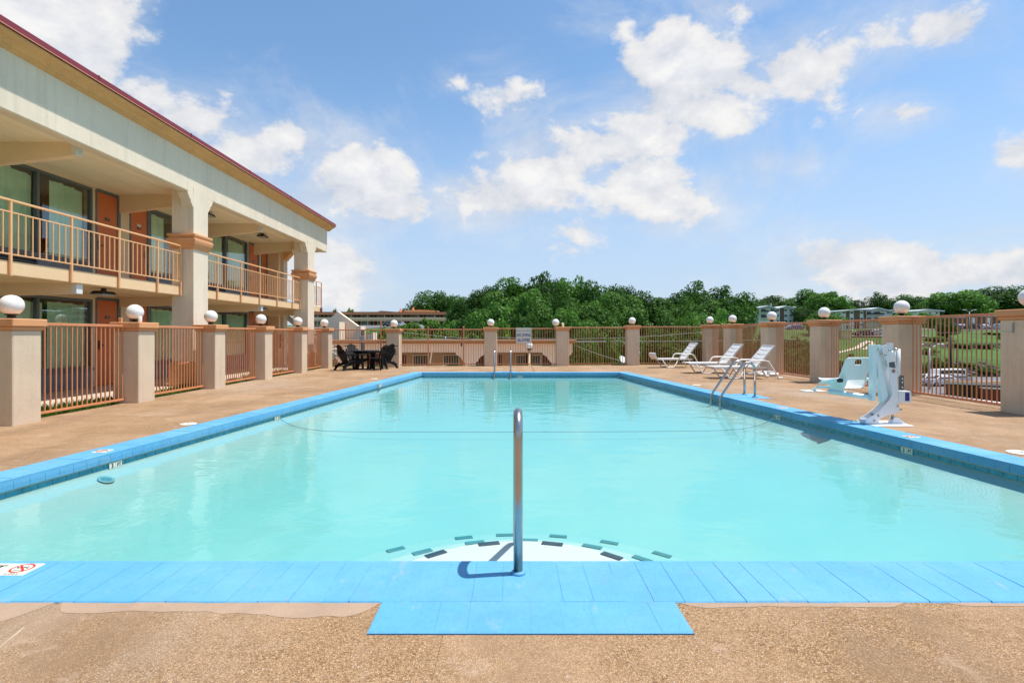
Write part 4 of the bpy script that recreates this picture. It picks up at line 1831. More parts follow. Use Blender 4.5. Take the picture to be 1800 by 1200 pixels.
ladder((5.02, 11.42, .012), 0, 'stainless steel pool ladder by the loungers, arched rails in a blue pad')
ladder((-.325, 19.02, .012), PI / 2, 'stainless steel pool ladder at the far end, below the no diving sign', .56, .60, .74)

# depth and no-diving tiles laid in the coping
def no_diving_tile(x, y, z, rz, label):
    t = thing('no_diving_tile', label, 'tile', (x, y, z), rz, group='no diving tiles in the coping')
    b = MB()
    b.cbox(-.074, -.074, -.012, .074, .074, 0, .002)
    part('base', b, M['sign_white'], t)
    b = MB()
    vs, fs = [], []
    n = 40
    for k in range(n):
        a = 2 * PI * k / n
        for r_ in (.046, .057):
            vs.append((r_ * math.cos(a), .010 + r_ * math.sin(a), .0012))
    for k in range(n):
        j = (k + 1) % n
        fs.append((2 * k, 2 * k + 1, 2 * j + 1, 2 * j))
    b.add(vs, fs)
    b.bar((-.034, .044, .0013), (.034, -.024, .0013), .011, .001)
    part('ban_ring', b, M['sign_red'], t)
    b = MB()     # diving figure
    b.bar((-.030, .012, .0011), (.012, .020, .0011), .010, .0006)
    b.bar((.008, .020, .0011), (.034, .006, .0011), .005, .0006)
    b.bar((-.030, .012, .0011), (-.036, .026, .0011), .006, .0006)
    b.lathe([(.007, 0), (.0065, .0005)], (.020, .027, .0009), 10)
    b.bar((-.03, -.018, .0011), (.03, -.018, .0011), .003, .0006)
    part('diver_mark', b, M['sign_black'], t)
    text('lettering', 'NO DIVING', .016, (0, -.062, .0008), (0, 0, 0), M['sign_black'], t)
    return t


def depth_tile(x, y, z, rz, s1, label, flat=True):
    t = thing('depth_tile', label, 'tile', (x, y, z), rz, group='depth marker tiles')
    b = MB()
    b.cbox(-.074, -.074, -.012, .074, .074, 0, .002)
    part('base', b, M['sign_white'], t)
    text('lettering', s1, .085, (0, .012, .0012), (0, 0, 0), M['sign_black'], t, off=.001)
    return t


ZT = TOPZ + .0045
no_diving_tile(-2.705, 2.975, ZT, 0, 'no diving tile with red ring in the near coping, fully in view')
depth_tile(-2.856, 2.975, ZT, 0, 'FT', 'cream tile reading FT beside the near no diving tile, cut by the picture edge')
depth_tile(-3.007, 2.975, ZT, 0, '3', 'cream tile reading 3 beside the FT tile, past the picture edge')
no_diving_tile(oxl(6.0) + .20, 6.0, ZT, ang - PI / 2 + PI, 'small no diving tile in the motel side coping')
no_diving_tile(oxr(9.55) - .20, 9.55, ZT, ang + PI / 2 + PI, 'no diving tile in the street side coping next to the ladder')
no_diving_tile(oxr(6.85) - .20, 6.85, ZT, ang + PI / 2 + PI, 'no diving tile in the street side coping beyond the pool lift foot')
no_diving_tile(.25, 18.66, ZT, 0, 'no diving tile in the far coping right of the far ladder')


def water_marker(x, y, nrm, s1, label):
    """pair of upright tiles on the waterline"""
    t = thing('waterline_marker', label, 'marker', (x, y, -.142), nrm, group='waterline depth markers')
    t.scale = (.58, 1, .66)
    b = MB()
    b.cbox(-.145, -.006, -.056, -.002, .004, .056, .003)
    b.cbox(.002, -.006, -.056, .145, .004, .056, .003)
    part('base', b, M['sign_white'], t)
    text('lettering', s1, .10, (-.075, -.0068, .0), (PI / 2, 0, 0), M['sign_black'], t, off=.003)
    text('lettering', 'FT', .085, (.075, -.0068, .0), (PI / 2, 0, 0), M['sign_black'], t, off=.002)
    return t


def wall_l(y): return ixl(y) - e + .016
def wall_r(y): return ixr(y) + e - .016


water_marker(wall_l(5.98), 5.98, PI / 2 - ang, '3', 'cream 3 FT marker at the motel side waterline, nearer of two')
water_marker(wall_l(9.3), 9.3, PI / 2 - ang, '5', 'cream depth marker where the rope meets the motel side wall')
water_marker(wall_r(6.72), 6.72, -PI / 2 + ang, '3', 'cream 3 FT marker at the street side waterline, nearer of two')
water_marker(wall_r(9.42), 9.42, -PI / 2 + ang, '5', 'cream depth marker where the rope meets the street side wall')
water_marker(.27, IY1 + e - .016, 0, '8', 'cream depth marker at the far waterline right of the far ladder')
# bare patch in the paint on the motel side
b = MB()
b.cbox(-.004, -.36, -.10, .012, .36, -.022, .006)
tag(part('bare_patch', b, M['concrete'], None, (ixl(14.4) - .004, 14.4, TOPZ), (0, 0, ang)), 'grey bare concrete patch in the blue coping face on the motel side', 'patch')

# safety rope lying across the pool
pts = []
yl, yr = 9.30, 9.42
for k in range(161):
    s_ = k / 160
    x = wall_l(yl) + .02 + (wall_r(yr) - wall_l(yl) - .04) * s_
    y = yl + (yr - yl) * s_ - .10 * (1 - abs(2 * s_ - 1) ** 8) + .02 * math.sin(s_ * 9)
    z = WZ + .004 - .228 * (1 - abs(2 * s_ - 1) ** 12)
    pts.append((x, y, z))
b = MB()
b.tube(pts, .0065, 6)
tag(part('safety_rope', b, M['rope'], None), 'thin dark rope sagging across the pool at the water surface', 'rope')

# pool light and outlet
b = MB()
b.lathe([(.125, 0), (.125, .012), (.105, .02), (.10, .012), (.09, .010)], (0, 0, 0), 28)
pl = thing('pool_light', 'round underwater light on the motel side wall, near the left picture edge', 'pool light', (wall_l(5.72) + .12, 5.72, WZ - .094))
pl.scale = (.62, .62, .4)
pl.rotation_euler = (0, R(21), -ang)
M['fitting'] = pm('pool_fitting', (.14, .33, .34), .5, var=.1)
part('rim', b, M['fitting'], pl)
b = MB()
b.lathe([(.088, .006), (.07, .016), (.001, .022)], (0, 0, 0), 24)
part('lens', b, M['tile_step_water_tint'], pl)


def skimmer_lid(x, y, r, label):
    t = thing('skimmer_lid', label, 'skimmer lid', (x, y, .004), rnd.uniform(0, 6), group='white round skimmer lids')
    b = MB()
    b.lathe([(r, -.003), (r, .003), (r - .008, .006), (r - .02, .0065), (.001, .0065)], (0, 0, 0), 32)
    part('disc', b, M['sign_white'], t)
    b = MB()
    b.cbox(-.03, -.012, .0055, .03, .012, .0085, .002)
    part('finger_grip', b, M['grey_plastic'], t)


skimmer_lid(-4.70, 7.85, .11, 'white skimmer lid beside the motel side coping, nearer one')
skimmer_lid(-4.05, 15.9, .10, 'white skimmer lid far along the motel side coping')
skimmer_lid(4.74, 13.9, .11, 'white skimmer lid on the street side, just before the ladder')
skimmer_lid(5.60, 5.93, .14, 'white skimmer lid at the right picture edge, near the pool lift')

# ------------------------------------------------------------------ pool lift
LS = .00124
lift = thing('pool_lift', 'white and pale aqua pool lift chair with blue labelled battery box at the pool edge', 'pool lift', (5.33, 7.86, 0))


def lp(cx, cy):      # crop pixels of my sketch -> metres in the lift's upright plane
    return ((cx - 900) * LS, (1070 - cy) * LS)


def plate(poly, y0, y1):
    b = MB()
    b.prism([lp(*p) for p in poly][::-1], y0, y1, lambda p, q, t_: (p, t_, q))
    return b


b = MB()
b.cbox(-.20, -.22, 0, .36, .26, .014, .005)
part('base_plate', b, M['white_metal'], lift)
arm_poly = [(712, 1050), (712, 1003), (800, 960), (870, 905), (985, 785), (1020, 715), (1010, 640), (960, 330), (905, 205), (895, 160), (950, 138), (990, 150), (1012, 200), (1020, 285), (1055, 345), (1085, 560), (1094, 830), (1110, 885), (1090, 925), (960, 955), (870, 1000), (862, 1052)]
for y0 in (-.075, .065):
    part('side_plate', plate(arm_poly, y0, y0 + .010), M['white_metal'], lift)
b = MB()
x_, z_ = lp(712, 1050)
b.cbox(x_, -.062, .012, x_ + .17, .062, .07, .006)
part('foot_socket', b, M['white_metal'], lift)
part('mast_channel', plate([(806, 792), (806, 142), (905, 142), (905, 205), (882, 205), (882, 178), (858, 178), (846, 792)], -.045, .045), M['aqua_metal'], lift)
part('lift_arm', plate([(842, 236), (884, 232), (992, 742), (925, 818)], -.04, .04), M['aqua_metal'], lift)
b = MB()
x_, z_ = lp(1050, 380)
b.lathe([(.056, 0), (.056, .19), (.048, .215)], (x_, 0, z_ - .01), 20)
part('motor_housing', b, M['aqua_plastic'], lift)
b = MB()
b.lathe([(.034, 0), (.034, .56)], (x_ + .012, 0, lp(0, 830)[1]), 18)
part('actuator_tube', b, M['white_metal'], lift)
b = MB()
b.tube([(x_ + .010, 0, lp(0, 830)[1]), (x_ + .008, 0, .07)], .020, 14)
part('ram', b, M['steel'], lift)
part('ram_mount', plate([(1035, 1062), (1062, 985), (1100, 985), (1205, 1062)], -.05, .05), M['white_metal'], lift)
part('antenna_block', plate([(1008, 205), (1008, 120), (1058, 120), (1058, 190), (1140, 195), (1140, 215), (1008, 215)], -.03, .03), M['white_metal'], lift)
b = MB()
b.lathe([(.026, 0), (.026, .40)], (lp(1122, 0)[0], -.02, lp(0, 510)[1]), 16)
part('battery_post', b, M['white_metal'], lift)
b = plate([(1122, 666), (1122, 496), (1160, 496), (1160, 666)], -.065, -.03)
hc = part('hand_control', b, M['grey_plastic'], lift)
b = MB()
for cy in (535, 575, 635):
    x2, z2 = lp(1141, cy)
    b.cbox(x2 - .009, -.070, z2 - .009, x2 + .009, -.0652, z2 + .009, .003)
part('button', b, M['white'], hc)
b = plate([(1097, 812), (1097, 680), (1240, 680), (1240, 812)], -.075, .055)
bb = part('battery_box', b, M['aqua_plastic'], lift)
part('label_panel', plate([(1168, 792), (1168, 694), (1218, 694), (1218, 792)], -.078, -.0755), M['blue_label'], bb)
b = plate([(985, 400), (980, 345), (1045, 335), (1055, 410)], -.0775, -.0755)
part('maker_label', b, M['grey_plastic'], lift)
b = plate([(1003, 470), (995, 420), (1060, 412), (1068, 478)], -.0778, -.0755)
lab = part('round_label', b, M['white'], lift)
b = MB()
x2, z2 = lp(1032, 443)
b.add([(x2 + .027 * math.cos(2 * PI * k / 20), -.0788, z2 + .027 * math.sin(2 * PI * k / 20)) for k in range(20)], [list(range(20))])
part('emblem', b, M['panel_grey'], lab)
b = MB()
b.add([(x2 + .022 * math.cos(-.6 + PI * k / 12), -.0793, z2 - .004 + .022 * math.sin(-.6 + PI * k / 12)) for k in range(13)], [list(range(13))])
part('emblem_ray', b, M['orange'], lab)
for cx, cy in ((985, 200), (938, 257), (1068, 190), (1080, 850), (1120, 893), (856, 962), (810, 1018)):
    x2, z2 = lp(cx, cy)
    b = MB()
    b.tube([(x2, -.088, z2), (x2, .088, z2)], .014, 12)
    part('bolt', b, M['steel'], lift)
# seat assembly, swung away over the deck: seen from behind its moulded back
seat = obj('seat_assembly', None, lift, (lp(735, 0)[0], .16, 0), (0, 0, R(-84)))
zb = lp(0, 790)[1]
b = MB()
b.tube([lp(825, 760)[:1] + (0, lp(0, 760)[1]), lp(640, 722)[:1] + (.14, lp(0, 735)[1]), lp(470, 690)[:1] + (.34, lp(0, 712)[1])], .036, 4)
part('support_arm', b, M['aqua_metal'], lift)
b = MB()
b.bar((-.30, 0, zb + .10), (-.62, 0, zb + .115), .055, .05)
b.bar((-.60, 0, zb + .115), (-.86, 0, zb + .10), .05, .035)
b.bar((-.84, 0, zb + .10), (-1.02, 0, zb + .02), .05, .03)
part('seat_support', b, M['aqua_metal'], seat)
prof = [(-.60, .600), (-.56, .575), (-.48, .535), (-.38, .500), (-.27, .482), (-.16, .478), (-.09, .492), (-.05, .525), (-.03, .57), (-.018, .62), (-.004, .70), (.008, .78), (.020, .86), (.032, .93), (.038, .965)]
nA = 17
vs, fs = [], []
for i, (px_, pz_) in enumerate(prof):
    k = i / (len(prof) - 1)
    half = .225 - (.055 * smooth01((k - .86) / .14)) - .02 * smooth01((.12 - k) / .12)
    side = .15 * smooth01((k - .05) / .3) * (1 - smooth01((k - .55) / .35)) + .02
    for j in range(nA):
        s_ = -1 + 2 * j / (nA - 1)
        up = max(0, (abs(s_) - .70) / .30) ** 1.4
        y_ = half * s_
        if k < .5:
            vs.append((px_, y_, pz_ + side * up))
        else:
            vs.append((px_ - side * .8 * up - .012 * (1 - s_ * s_) * 0, y_, pz_))
for i in range(len(prof) - 1):
    for j in range(nA - 1):
        s_ = -1 + 2 * (j + .5) / (nA - 1)
        if 6 <= i <= 8 and abs(s_) < .62:
            continue
        if i == 12 and abs(s_) < .3:
            continue
        a_ = i * nA + j
        fs.append((a_, a_ + 1, a_ + nA + 1, a_ + nA))
sh = MB()
sh.add(vs, fs, True)
so = obj('seat', sh.mesh('seat', M['aqua_plastic']), seat)
sol = so.modifiers.new('thick', 'SOLIDIFY')
sol.thickness = .018
so.modifiers.new('round', 'SUBSURF').levels = 1
so.modifiers['round'].render_levels = 2
for s_ in (-1, 1):
    b = MB()
    b.tube([(-.03, s_ * .235, .62), (-.10, s_ * .25, .63), (-.40, s_ * .25, .56), (-.50, s_ * .25, .535)], .022, 10, rs=[.02, .026, .024, .014])
    part('armrest', b, M['aqua_metal'], seat)
    b = MB()
    b.tube([(-.03, s_ * .225, .62), (-.03, s_ * .285, .62)], .030, 12)
    part('pivot', b, M['black'], seat)
b = MB()
b.cbox(-1.12, -.17, zb + .008, -.90, .17, zb + .024, .005)
part('footrest', b, M['white'], seat)

# ------------------------------------------------------------------ sun loungers
def make_lounger(label, flap=False):
    t = thing('sun_lounger', label, 'sun lounger', (0, 0, 0), 0, group='white resin sun loungers')
    W = .31
    hinge = 1.16
    for s in (-1, 1):
        b = MB()
        b.bar((.0, s * W, .335), (1.42, s * W, .335), .035, .055)
        part('side_rail', b, M['white'], t)
        b = MB()
        b.tube([(.20, s * W, .33), (.40, s * (W + .02), .03), (.46, s * (W + .02), .022), (.62, s * (W + .02), .022), (.68, s * (W + .02), .035), (.86, s * W, .33)], .021, 8)
        part('leg', b, M['white'], t)
        b = MB()
        b.tube([(.86, s * (W + .02), .34), (.96, s * (W + .045), .50), (1.03, s * (W + .05), .535), (1.36, s * (W + .05), .535), (1.45, s * (W + .05), .51), (1.72, s * (W + .05), .05), (1.74, s * (W + .05), .012)], .021, 8)
        part('armrest', b, M['white'], t)
        b = MB()
        b.cbox(1.70, s * (W + .05) - .03, 0, 1.83, s * (W + .05) + .03, .055, .012)
        part('foot', b, M['white'], t)
        b = MB()
        b.tube([(1.30, s * (W - .03), .33), (1.44, s * (W - .03), .02)], .018, 8)
        part('rear_strut', b, M['white'], t)
    n = 9
    sl = MB()
    sl.cbox(-.058, -W + .016, -.012, .058, W - .016, .012, .008)
    me = sl.mesh('slat', M['white'])
    for k in range(n):
        obj('slat', me, t, (.065 + k * .129, 0, .352))
    # backrest panel: curved slots between broad slats
    ba = R(52)
    L_ = .80
    def bp(s_, w, n_=0):
        return (hinge + s_ * math.cos(ba) - n_ * math.sin(ba), w, .35 + s_ * math.sin(ba) + n_ * math.cos(ba))
    br = MB()
    for s in (-1, 1):
        br.bar(bp(0, s * (W - .015)), bp(L_, s * (W - .015)), .045, .045)
    br.bar(bp(L_ - .02, -W), bp(L_ - .02, W), .05, .045)
    bk = part('backrest', br, M['white'], t)
    for k in range(5):
        b = MB()
        s0, s1 = .015 + k * .156, .015 + k * .156 + .128
        vs = []
        m_ = 10
        for i in range(m_ + 1):
            w = -W + .03 + (2 * W - .06) * i / m_
            bow = -.028 * (1 - (2 * i / m_ - 1) ** 2)
            for ss in (s0 + bow * (k > 0), s1 + bow):
                for nn in (-.01, .012):
                    vs.append(bp(ss, w, nn))
        fs = []
        for i in range(m_):
            a = 4 * i
            for p, q in ((0, 1), (1, 3), (3, 2), (2, 0)):
                fs.append((a + p, a + q, a + 4 + q, a + 4 + p))
        fs += [(0, 1, 3, 2), (4 * m_ + 2, 4 * m_ + 3, 4 * m_ + 1, 4 * m_)]
        b.add(vs, fs)
        part('slat', b, M['white'], bk)
    if flap:
        b = MB()
        b.prism([(.0, .345), (-.07, .40), (-.11, .50), (-.10, .57), (-.06, .585), (-.035, .56), (-.045, .50), (-.01, .42), (.04, .37)], -W, W, lambda p, q, t_: (p, t_, q))
        part('foot_flap', b, M['white'], t)
    return t


lg = make_lounger('white resin lounger in front, nearest the ladder, white base lying behind it')
lg.location = (5.90, 16.15, 0)
lg.scale = (1.1, 1.08, 1.0)
lg.rotation_euler = (0, 0, R(2))
l2 = dup(lg, (5.88, 18.3, 0), R(2), 'white resin lounger in the middle, side by side with the front one')
l1 = make_lounger('lone white resin lounger with curled up foot end by the corner pillar', True)
l1.location = (5.62, 21.35, 0)
l1.rotation_euler = (0, 0, R(6))
b = MB()
b.cbox(-.32, -.2, 0, .32, .2, .10, .03)
b.cbox(-.22, -.14, .10, .20, .14, .15, .02)
pb = thing('parasol_base', 'white plastic parasol base lying by the fence behind the front lounger', 'parasol base', (8.05, 17.1, .0), R(4))
part('body', b, M['white'], pb)
b = MB()
b.bar((-.06, 0, .12), (-.62, -.05, .07), .06, .045)
b.bar((.0, -.21, .05), (.0, .21, .05), .02, .102)
part('arm', b, M['white_paint'], pb)

# ------------------------------------------------------------------ black table and chairs
def rot2(p, a):
    return (p[0] * math.cos(a) - p[1] * math.sin(a), p[0] * math.sin(a) + p[1] * math.cos(a))


tb = thing('patio_table', 'round black resin table between black chairs on the deck', 'table', (-5.55, 20.4, 0), .35)
b = MB()
b.lathe([(.03, .665), (.50, .665), (.525, .672), (.53, .695), (.52, .705), (.49, .700), (.001, .702)], (0, 0, 0), 36)
part('table_top', b, M['black_plastic'], tb)
b = MB()
b.lathe([(.40, .60), (.42, .60), (.42, .666), (.40, .666), (.40, .60)], (0, 0, 0), 24)
part('apron', b, M['black_plastic'], tb)
for k in range(4):
    a = PI / 4 + k * PI / 2
    c_, s_ = math.cos(a), math.sin(a)
    b = MB()
    b.bar((.37 * c_, .37 * s_, .62), (.43 * c_, .43 * s_, 0), .085, .045, (c_, s_, 0))
    part('leg', b, M['black_plastic'], tb)


def make_adirondack(label):
    t = thing('adirondack_chair', label, 'chair', (0, 0, 0), 0, group='black resin adirondack chairs round the table')
    m_ = M['black_plastic']
    ba = R(24)
    for k in range(5):
        s = k - 2
        top = .74 - .055 * s * s
        b = MB()
        def bpt(h, w, n_): return (-.16 - h * math.sin(ba) + n_ * math.cos(ba), w, .27 + h * math.cos(ba) + n_ * math.sin(ba))
        w0, w1 = s * .082, s * .122
        hw0, hw1 = .036, .054
        vs = []
        for n_ in (0, .016):
            pts_ = [bpt(0, w0 - hw0, n_), bpt(0, w0 + hw0, n_)]
            if s == 0:
                pts_ += [bpt(top - .02, w1 + hw1, n_), bpt(top, w1, n_), bpt(top - .02, w1 - hw1, n_)]
            elif s > 0:
                pts_ += [bpt(top - .075 * abs(s), w1 + hw1, n_), bpt(top, w1 + hw1 * .2, n_), bpt(top + .02, w1 - hw1, n_)]
            else:
                pts_ += [bpt(top + .02, w1 + hw1, n_), bpt(top, w1 - hw1 * .2, n_), bpt(top - .075 * abs(s), w1 - hw1, n_)]
            vs += pts_
        b.add(vs, [(0, 1, 2, 3, 4), (9, 8, 7, 6, 5)] + [(i, 5 + i, 5 + (i + 1) % 5, (i + 1) % 5) for i in range(5)])
        part('back_slat', b, m_, t)
    b = MB()
    b.bar((-.36, -.27, .62), (-.36, .27, .62), .05, .03)
    b.bar((-.47, -.26, .86), (-.47, .26, .86), .05, .025)
    part('back_rail', b, m_, t)
    for k in range(5):
        x = -.14 + k * .115
        z = .275 + k * .026
        b = MB()
        b.bar((x, -.25, z), (x, .25, z), .10, .018, (-.22, 0, 1))
        part('seat_slat', b, m_, t)
    for s in (-1, 1):
        b = MB()
        b.bar((.36, s * .27, .36), (-.42, s * .27, .14), .03, .09)
        part('side_rail', b, m_, t)
        b = MB()
        b.bar((.34, s * .30, .53), (.38, s * .31, 0), .045, .075, (1, 0, 0))
        part('front_leg', b, m_, t)
        b = MB()
        b.bar((-.22, s * .28, .26), (-.43, s * .30, 0), .045, .07, (1, 0, 0))
        part('rear_leg', b, m_, t)
        b = MB()
        b.prism([(.46, -.06), (.48, .0), (.46, .06), (.0, .055), (-.36, .03), (-.36, -.02), (.0, -.05)], .535, .557, lambda p, q, t_: (p, s * (.31 + q * (1)), t_))
        part('armrest', b, m_, t)
    return t


ch = make_adirondack('black adirondack chair seen from behind, nearest of the two left of the table')
ch.location = (-5.98, 19.85, 0)
ch.rotation_euler = (0, 0, R(48))
dup(ch, (-5.98, 20.75, 0), R(-46), 'black adirondack chair with its slatted front showing, left and behind the table')
dup(ch, (-4.92, 20.75, 0), R(236), 'black adirondack chair against the pillar right of the table')
mc = thing('resin_armchair', 'black resin armchair with slotted round back right of the table', 'chair', (-4.98, 19.95, 0), R(168))
m_ = M['black_plastic']
b = MB()
b.cbox(-.22, -.23, .415, .24, .23, .445, .012)
part('seat', b, m_, mc)
b = MB()
hoop = [(-.20, -.27, .44), (-.26, -.27, .64), (-.31, -.24, .80)] + [(-.335 - .01 * math.sin(PI * k / 10), -.24 * math.cos(PI * k / 10), .80 + .10 * math.sin(PI * k / 10)) for k in range(1, 10)] + [(-.31, .24, .80), (-.26, .27, .64), (-.20, .27, .44)]
b.tube(hoop, .030, 8)
bk = part('backrest', b, m_, mc)
for k in range(7):
    s = (k - 3) / 3
    b = MB()
    b.bar((-.225, s * .17, .47), (-.33, s * .16, .865 - .03 * s * s), .026, .014, (1, 0, 0))
    part('slat', b, m_, bk)
b = MB()
b.bar((-.285, -.22, .66), (-.285, .22, .66), .02, .08)
part('cross_rail', b, m_, bk)
for s in (-1, 1):
    b = MB()
    b.tube([(.22, s * .27, .42), (.24, s * .29, .60), (.20, s * .295, .655), (-.10, s * .29, .665), (-.28, s * .265, .70)], .027, 8)
    part('armrest', b, m_, mc)
    for x in (-1, 1):
        b = MB()
        b.bar((x * .20, s * .22, .42), (x * .27, s * .27, 0), .055, .035, (1, 0, 0))
        part('leg', b, m_, mc)

# ------------------------------------------------------------------ sign
sg = thing('pool_sign', 'cream sign with blue letters reading shallow water no diving allowed on the far fence', 'sign', (.49, 22.42, 1.255), R(3))
b = MB()
b.cbox(-.318, -.006, -.325, .318, .006, .325, .004)
part('board', b, M['sign_white'], sg)
b = MB()
for z0, z1, x0, x1 in ((.318, .312, -.31, .31), (-.312, -.318, -.31, .31)):
    b.box(x0, -.0075, z1, x1, -.0065, z0)
part('border', b, M['panel_grey'], sg)
text('lettering', 'SHALLOW WATER', .108, (0, -.0075, .195), (PI / 2, 0, 0), M['panel_grey'], sg, sx=.66)
text('lettering', 'NO DIVING', .185, (0, -.0075, .02), (PI / 2, 0, 0), M['sign_blue'], sg, sx=.60, off=.004)
text('lettering', 'ALLOWED', .185, (0, -.0075, -.185), (PI / 2, 0, 0), M['sign_blue'], sg, sx=.60, off=.004)

# ------------------------------------------------------------------ trees and shrubs
import numpy as np


def crown_mesh(name, seed, mat, lobes, leaves, size, flat=.88, spread=.72, low=-.75):
    """crown of radius about 1: many leaf-sized blades on overlapping lobes, a few inside"""
    rs = np.random.RandomState(seed)
    C = []
    for _ in range(lobes):
        while True:
            p = rs.uniform(-1, 1, 3)
            if np.linalg.norm(p) < 1 and p[2] > low:
                break
        r = rs.uniform(.17, .36) * (1.15 - .35 * max(0, p[2]))
        C.append((p * np.array([spread, spread, flat * .82]), r))
    w = np.array([r * r for _, r in C])
    w /= w.sum()
    which = rs.choice(len(C), leaves, p=w)
    cen = np.array([C[i][0] for i in which])
    rad = np.array([C[i][1] for i in which])
    d = rs.normal(size=(leaves, 3))
    d /= np.linalg.norm(d, axis=1)[:, None]
    shell = np.where(rs.rand(leaves) < .85, rs.uniform(.82, 1.10, leaves), rs.uniform(.3, .85, leaves))
    pos = cen + d * (rad * shell)[:, None]
    nrm = d * .9 + rs.normal(size=(leaves, 3)) * .55 + np.array([0, 0, .25])
    nrm /= np.linalg.norm(nrm, axis=1)[:, None]
    a = np.cross(nrm, rs.normal(size=(leaves, 3)))
    a /= np.linalg.norm(a, axis=1)[:, None]
    b = np.cross(nrm, a)
    s = size * rs.uniform(.55, 1.35, leaves)
    s1, s2 = (s * .5)[:, None], (s * .34)[:, None]
    bend = nrm * (s * .12)[:, None]
    V = np.empty((leaves, 4, 3))
    V[:, 0] = pos - a * s1 - bend
    V[:, 1] = pos + b * s2
    V[:, 2] = pos + a * s1 - bend
    V[:, 3] = pos - b * s2
    V[..., 2] = (V[..., 2] - V[..., 2].min()) / (V[..., 2].max() - V[..., 2].min()) * 2 - 1
    for ax_ in (0, 1):
        V[..., ax_] /= np.percentile(np.abs(V[..., ax_]), 99)
    me = bpy.data.meshes.new(name)
    me.vertices.add(leaves * 4)
    me.vertices.foreach_set("co", V.reshape(-1).astype(np.float32))
    me.loops.add(leaves * 4)
    me.loops.foreach_set("vertex_index", np.arange(leaves * 4, dtype=np.int32))
    me.polygons.add(leaves)
    me.polygons.foreach_set("loop_start", np.arange(0, leaves * 4, 4, dtype=np.int32))
    me.polygons.foreach_set("loop_total", np.full(leaves, 4, dtype=np.int32))
    me.materials.append(mat)
    me.update(calc_edges=True)
    return me


def trunk_mesh(seed):
    r_ = random.Random(seed)
    b = MB()
    b.tube([(0, 0, -.4), (.01, .0, .2), (.0, .015, .55), (.02, 0, .8)], .03, 8, rs=[.045, .032, .024, .010])
    for k in range(5):
        a = r_.uniform(0, 6.28)
        z = .3 + .09 * k
        l = r_.uniform(.16, .30)
        b.tube([(0, 0, z), (l * .5 * math.cos(a), l * .5 * math.sin(a), z + l * .45), (l * math.cos(a), l * math.sin(a), z + l * .75)], .01, 6, rs=[.016, .010, .004])
    return b.mesh('trunk', M['trunk'])


TR = [trunk_mesh(k) for k in range(3)]
CR = {'dark': [crown_mesh('crown', s, M['leaf_dark'], 36, 12500, .072) for s in (1, 2, 3, 4, 5)],
      'mid': [crown_mesh('crown', s, M['leaf_mid'], 34, 12000, .074) for s in (11, 12, 13, 14)],
      'lime': [crown_mesh('crown', s, M['leaf_lime'], 26, 8000, .085) for s in (21, 22)]}
SH = {'dark': [crown_mesh('foliage', s, M['leaf_dark'], 16, 3600, .13, .7) for s in (31, 32)],
      'mid': [crown_mesh('foliage', s, M['leaf_mid'], 16, 3600, .13, .7) for s in (41, 42)],
      'lime': [crown_mesh('foliage', s, M['leaf_lime'], 15, 3600, .13, .7) for s in (51, 52)]}
tcount = [0]


def tree(px, top, wpx, Y, kind, label, low=.03):
    """a tree standing at distance Y whose crown tops out where the photograph shows it"""
    x = (px - 900) * Y / 950
    zt = 1.3 + (588 - top) * Y / 950
    zg = ground_z(x, Y)
    h = zt - zg
    r_ = wpx * Y / 950 / 2 * 1.18
    i = tcount[0]
    tcount[0] += 1
    t = thing('tree', label, 'tree', (x, Y, zg), rnd.uniform(0, 6.28), group='leafy trees beyond the pool')
    c = obj('crown', CR[kind][i % len(CR[kind])], t)
    zl = h * low
    rz = (h - zl) / 2
    c.location = (0, 0, zl + rz)
    c.scale = (r_, r_ * rnd.uniform(.85, 1.1), rz * 1.0)
    c.rotation_euler = (0, 0, rnd.uniform(0, 6.28))
    k = obj('trunk', TR[i % 3], t)
    k.scale = (h * .9, h * .9, h)
    return t


def shrub(px, top, wpx, Y, kind, label, hmax=None):
    x = (px - 900) * Y / 950
    zt = 1.3 + (588 - top) * Y / 950
    zg = ground_z(x, Y)
    h = max(zt - zg, .6)
    r_ = wpx * Y / 950 / 2 * 1.05
    i = tcount[0]
    tcount[0] += 1
    t = thing('shrub', label, 'shrub', (x, Y, zg), rnd.uniform(0, 6.28), group='shrubs beyond the fences')
    c = obj('foliage', SH[kind][i % 2], t)
    c.location = (0, 0, h * .45)
    c.scale = (r_, r_, h * .62)
    k = obj('stem', TR[i % 3], t)
    k.scale = (h * .7, h * .7, h * .8)
    return t


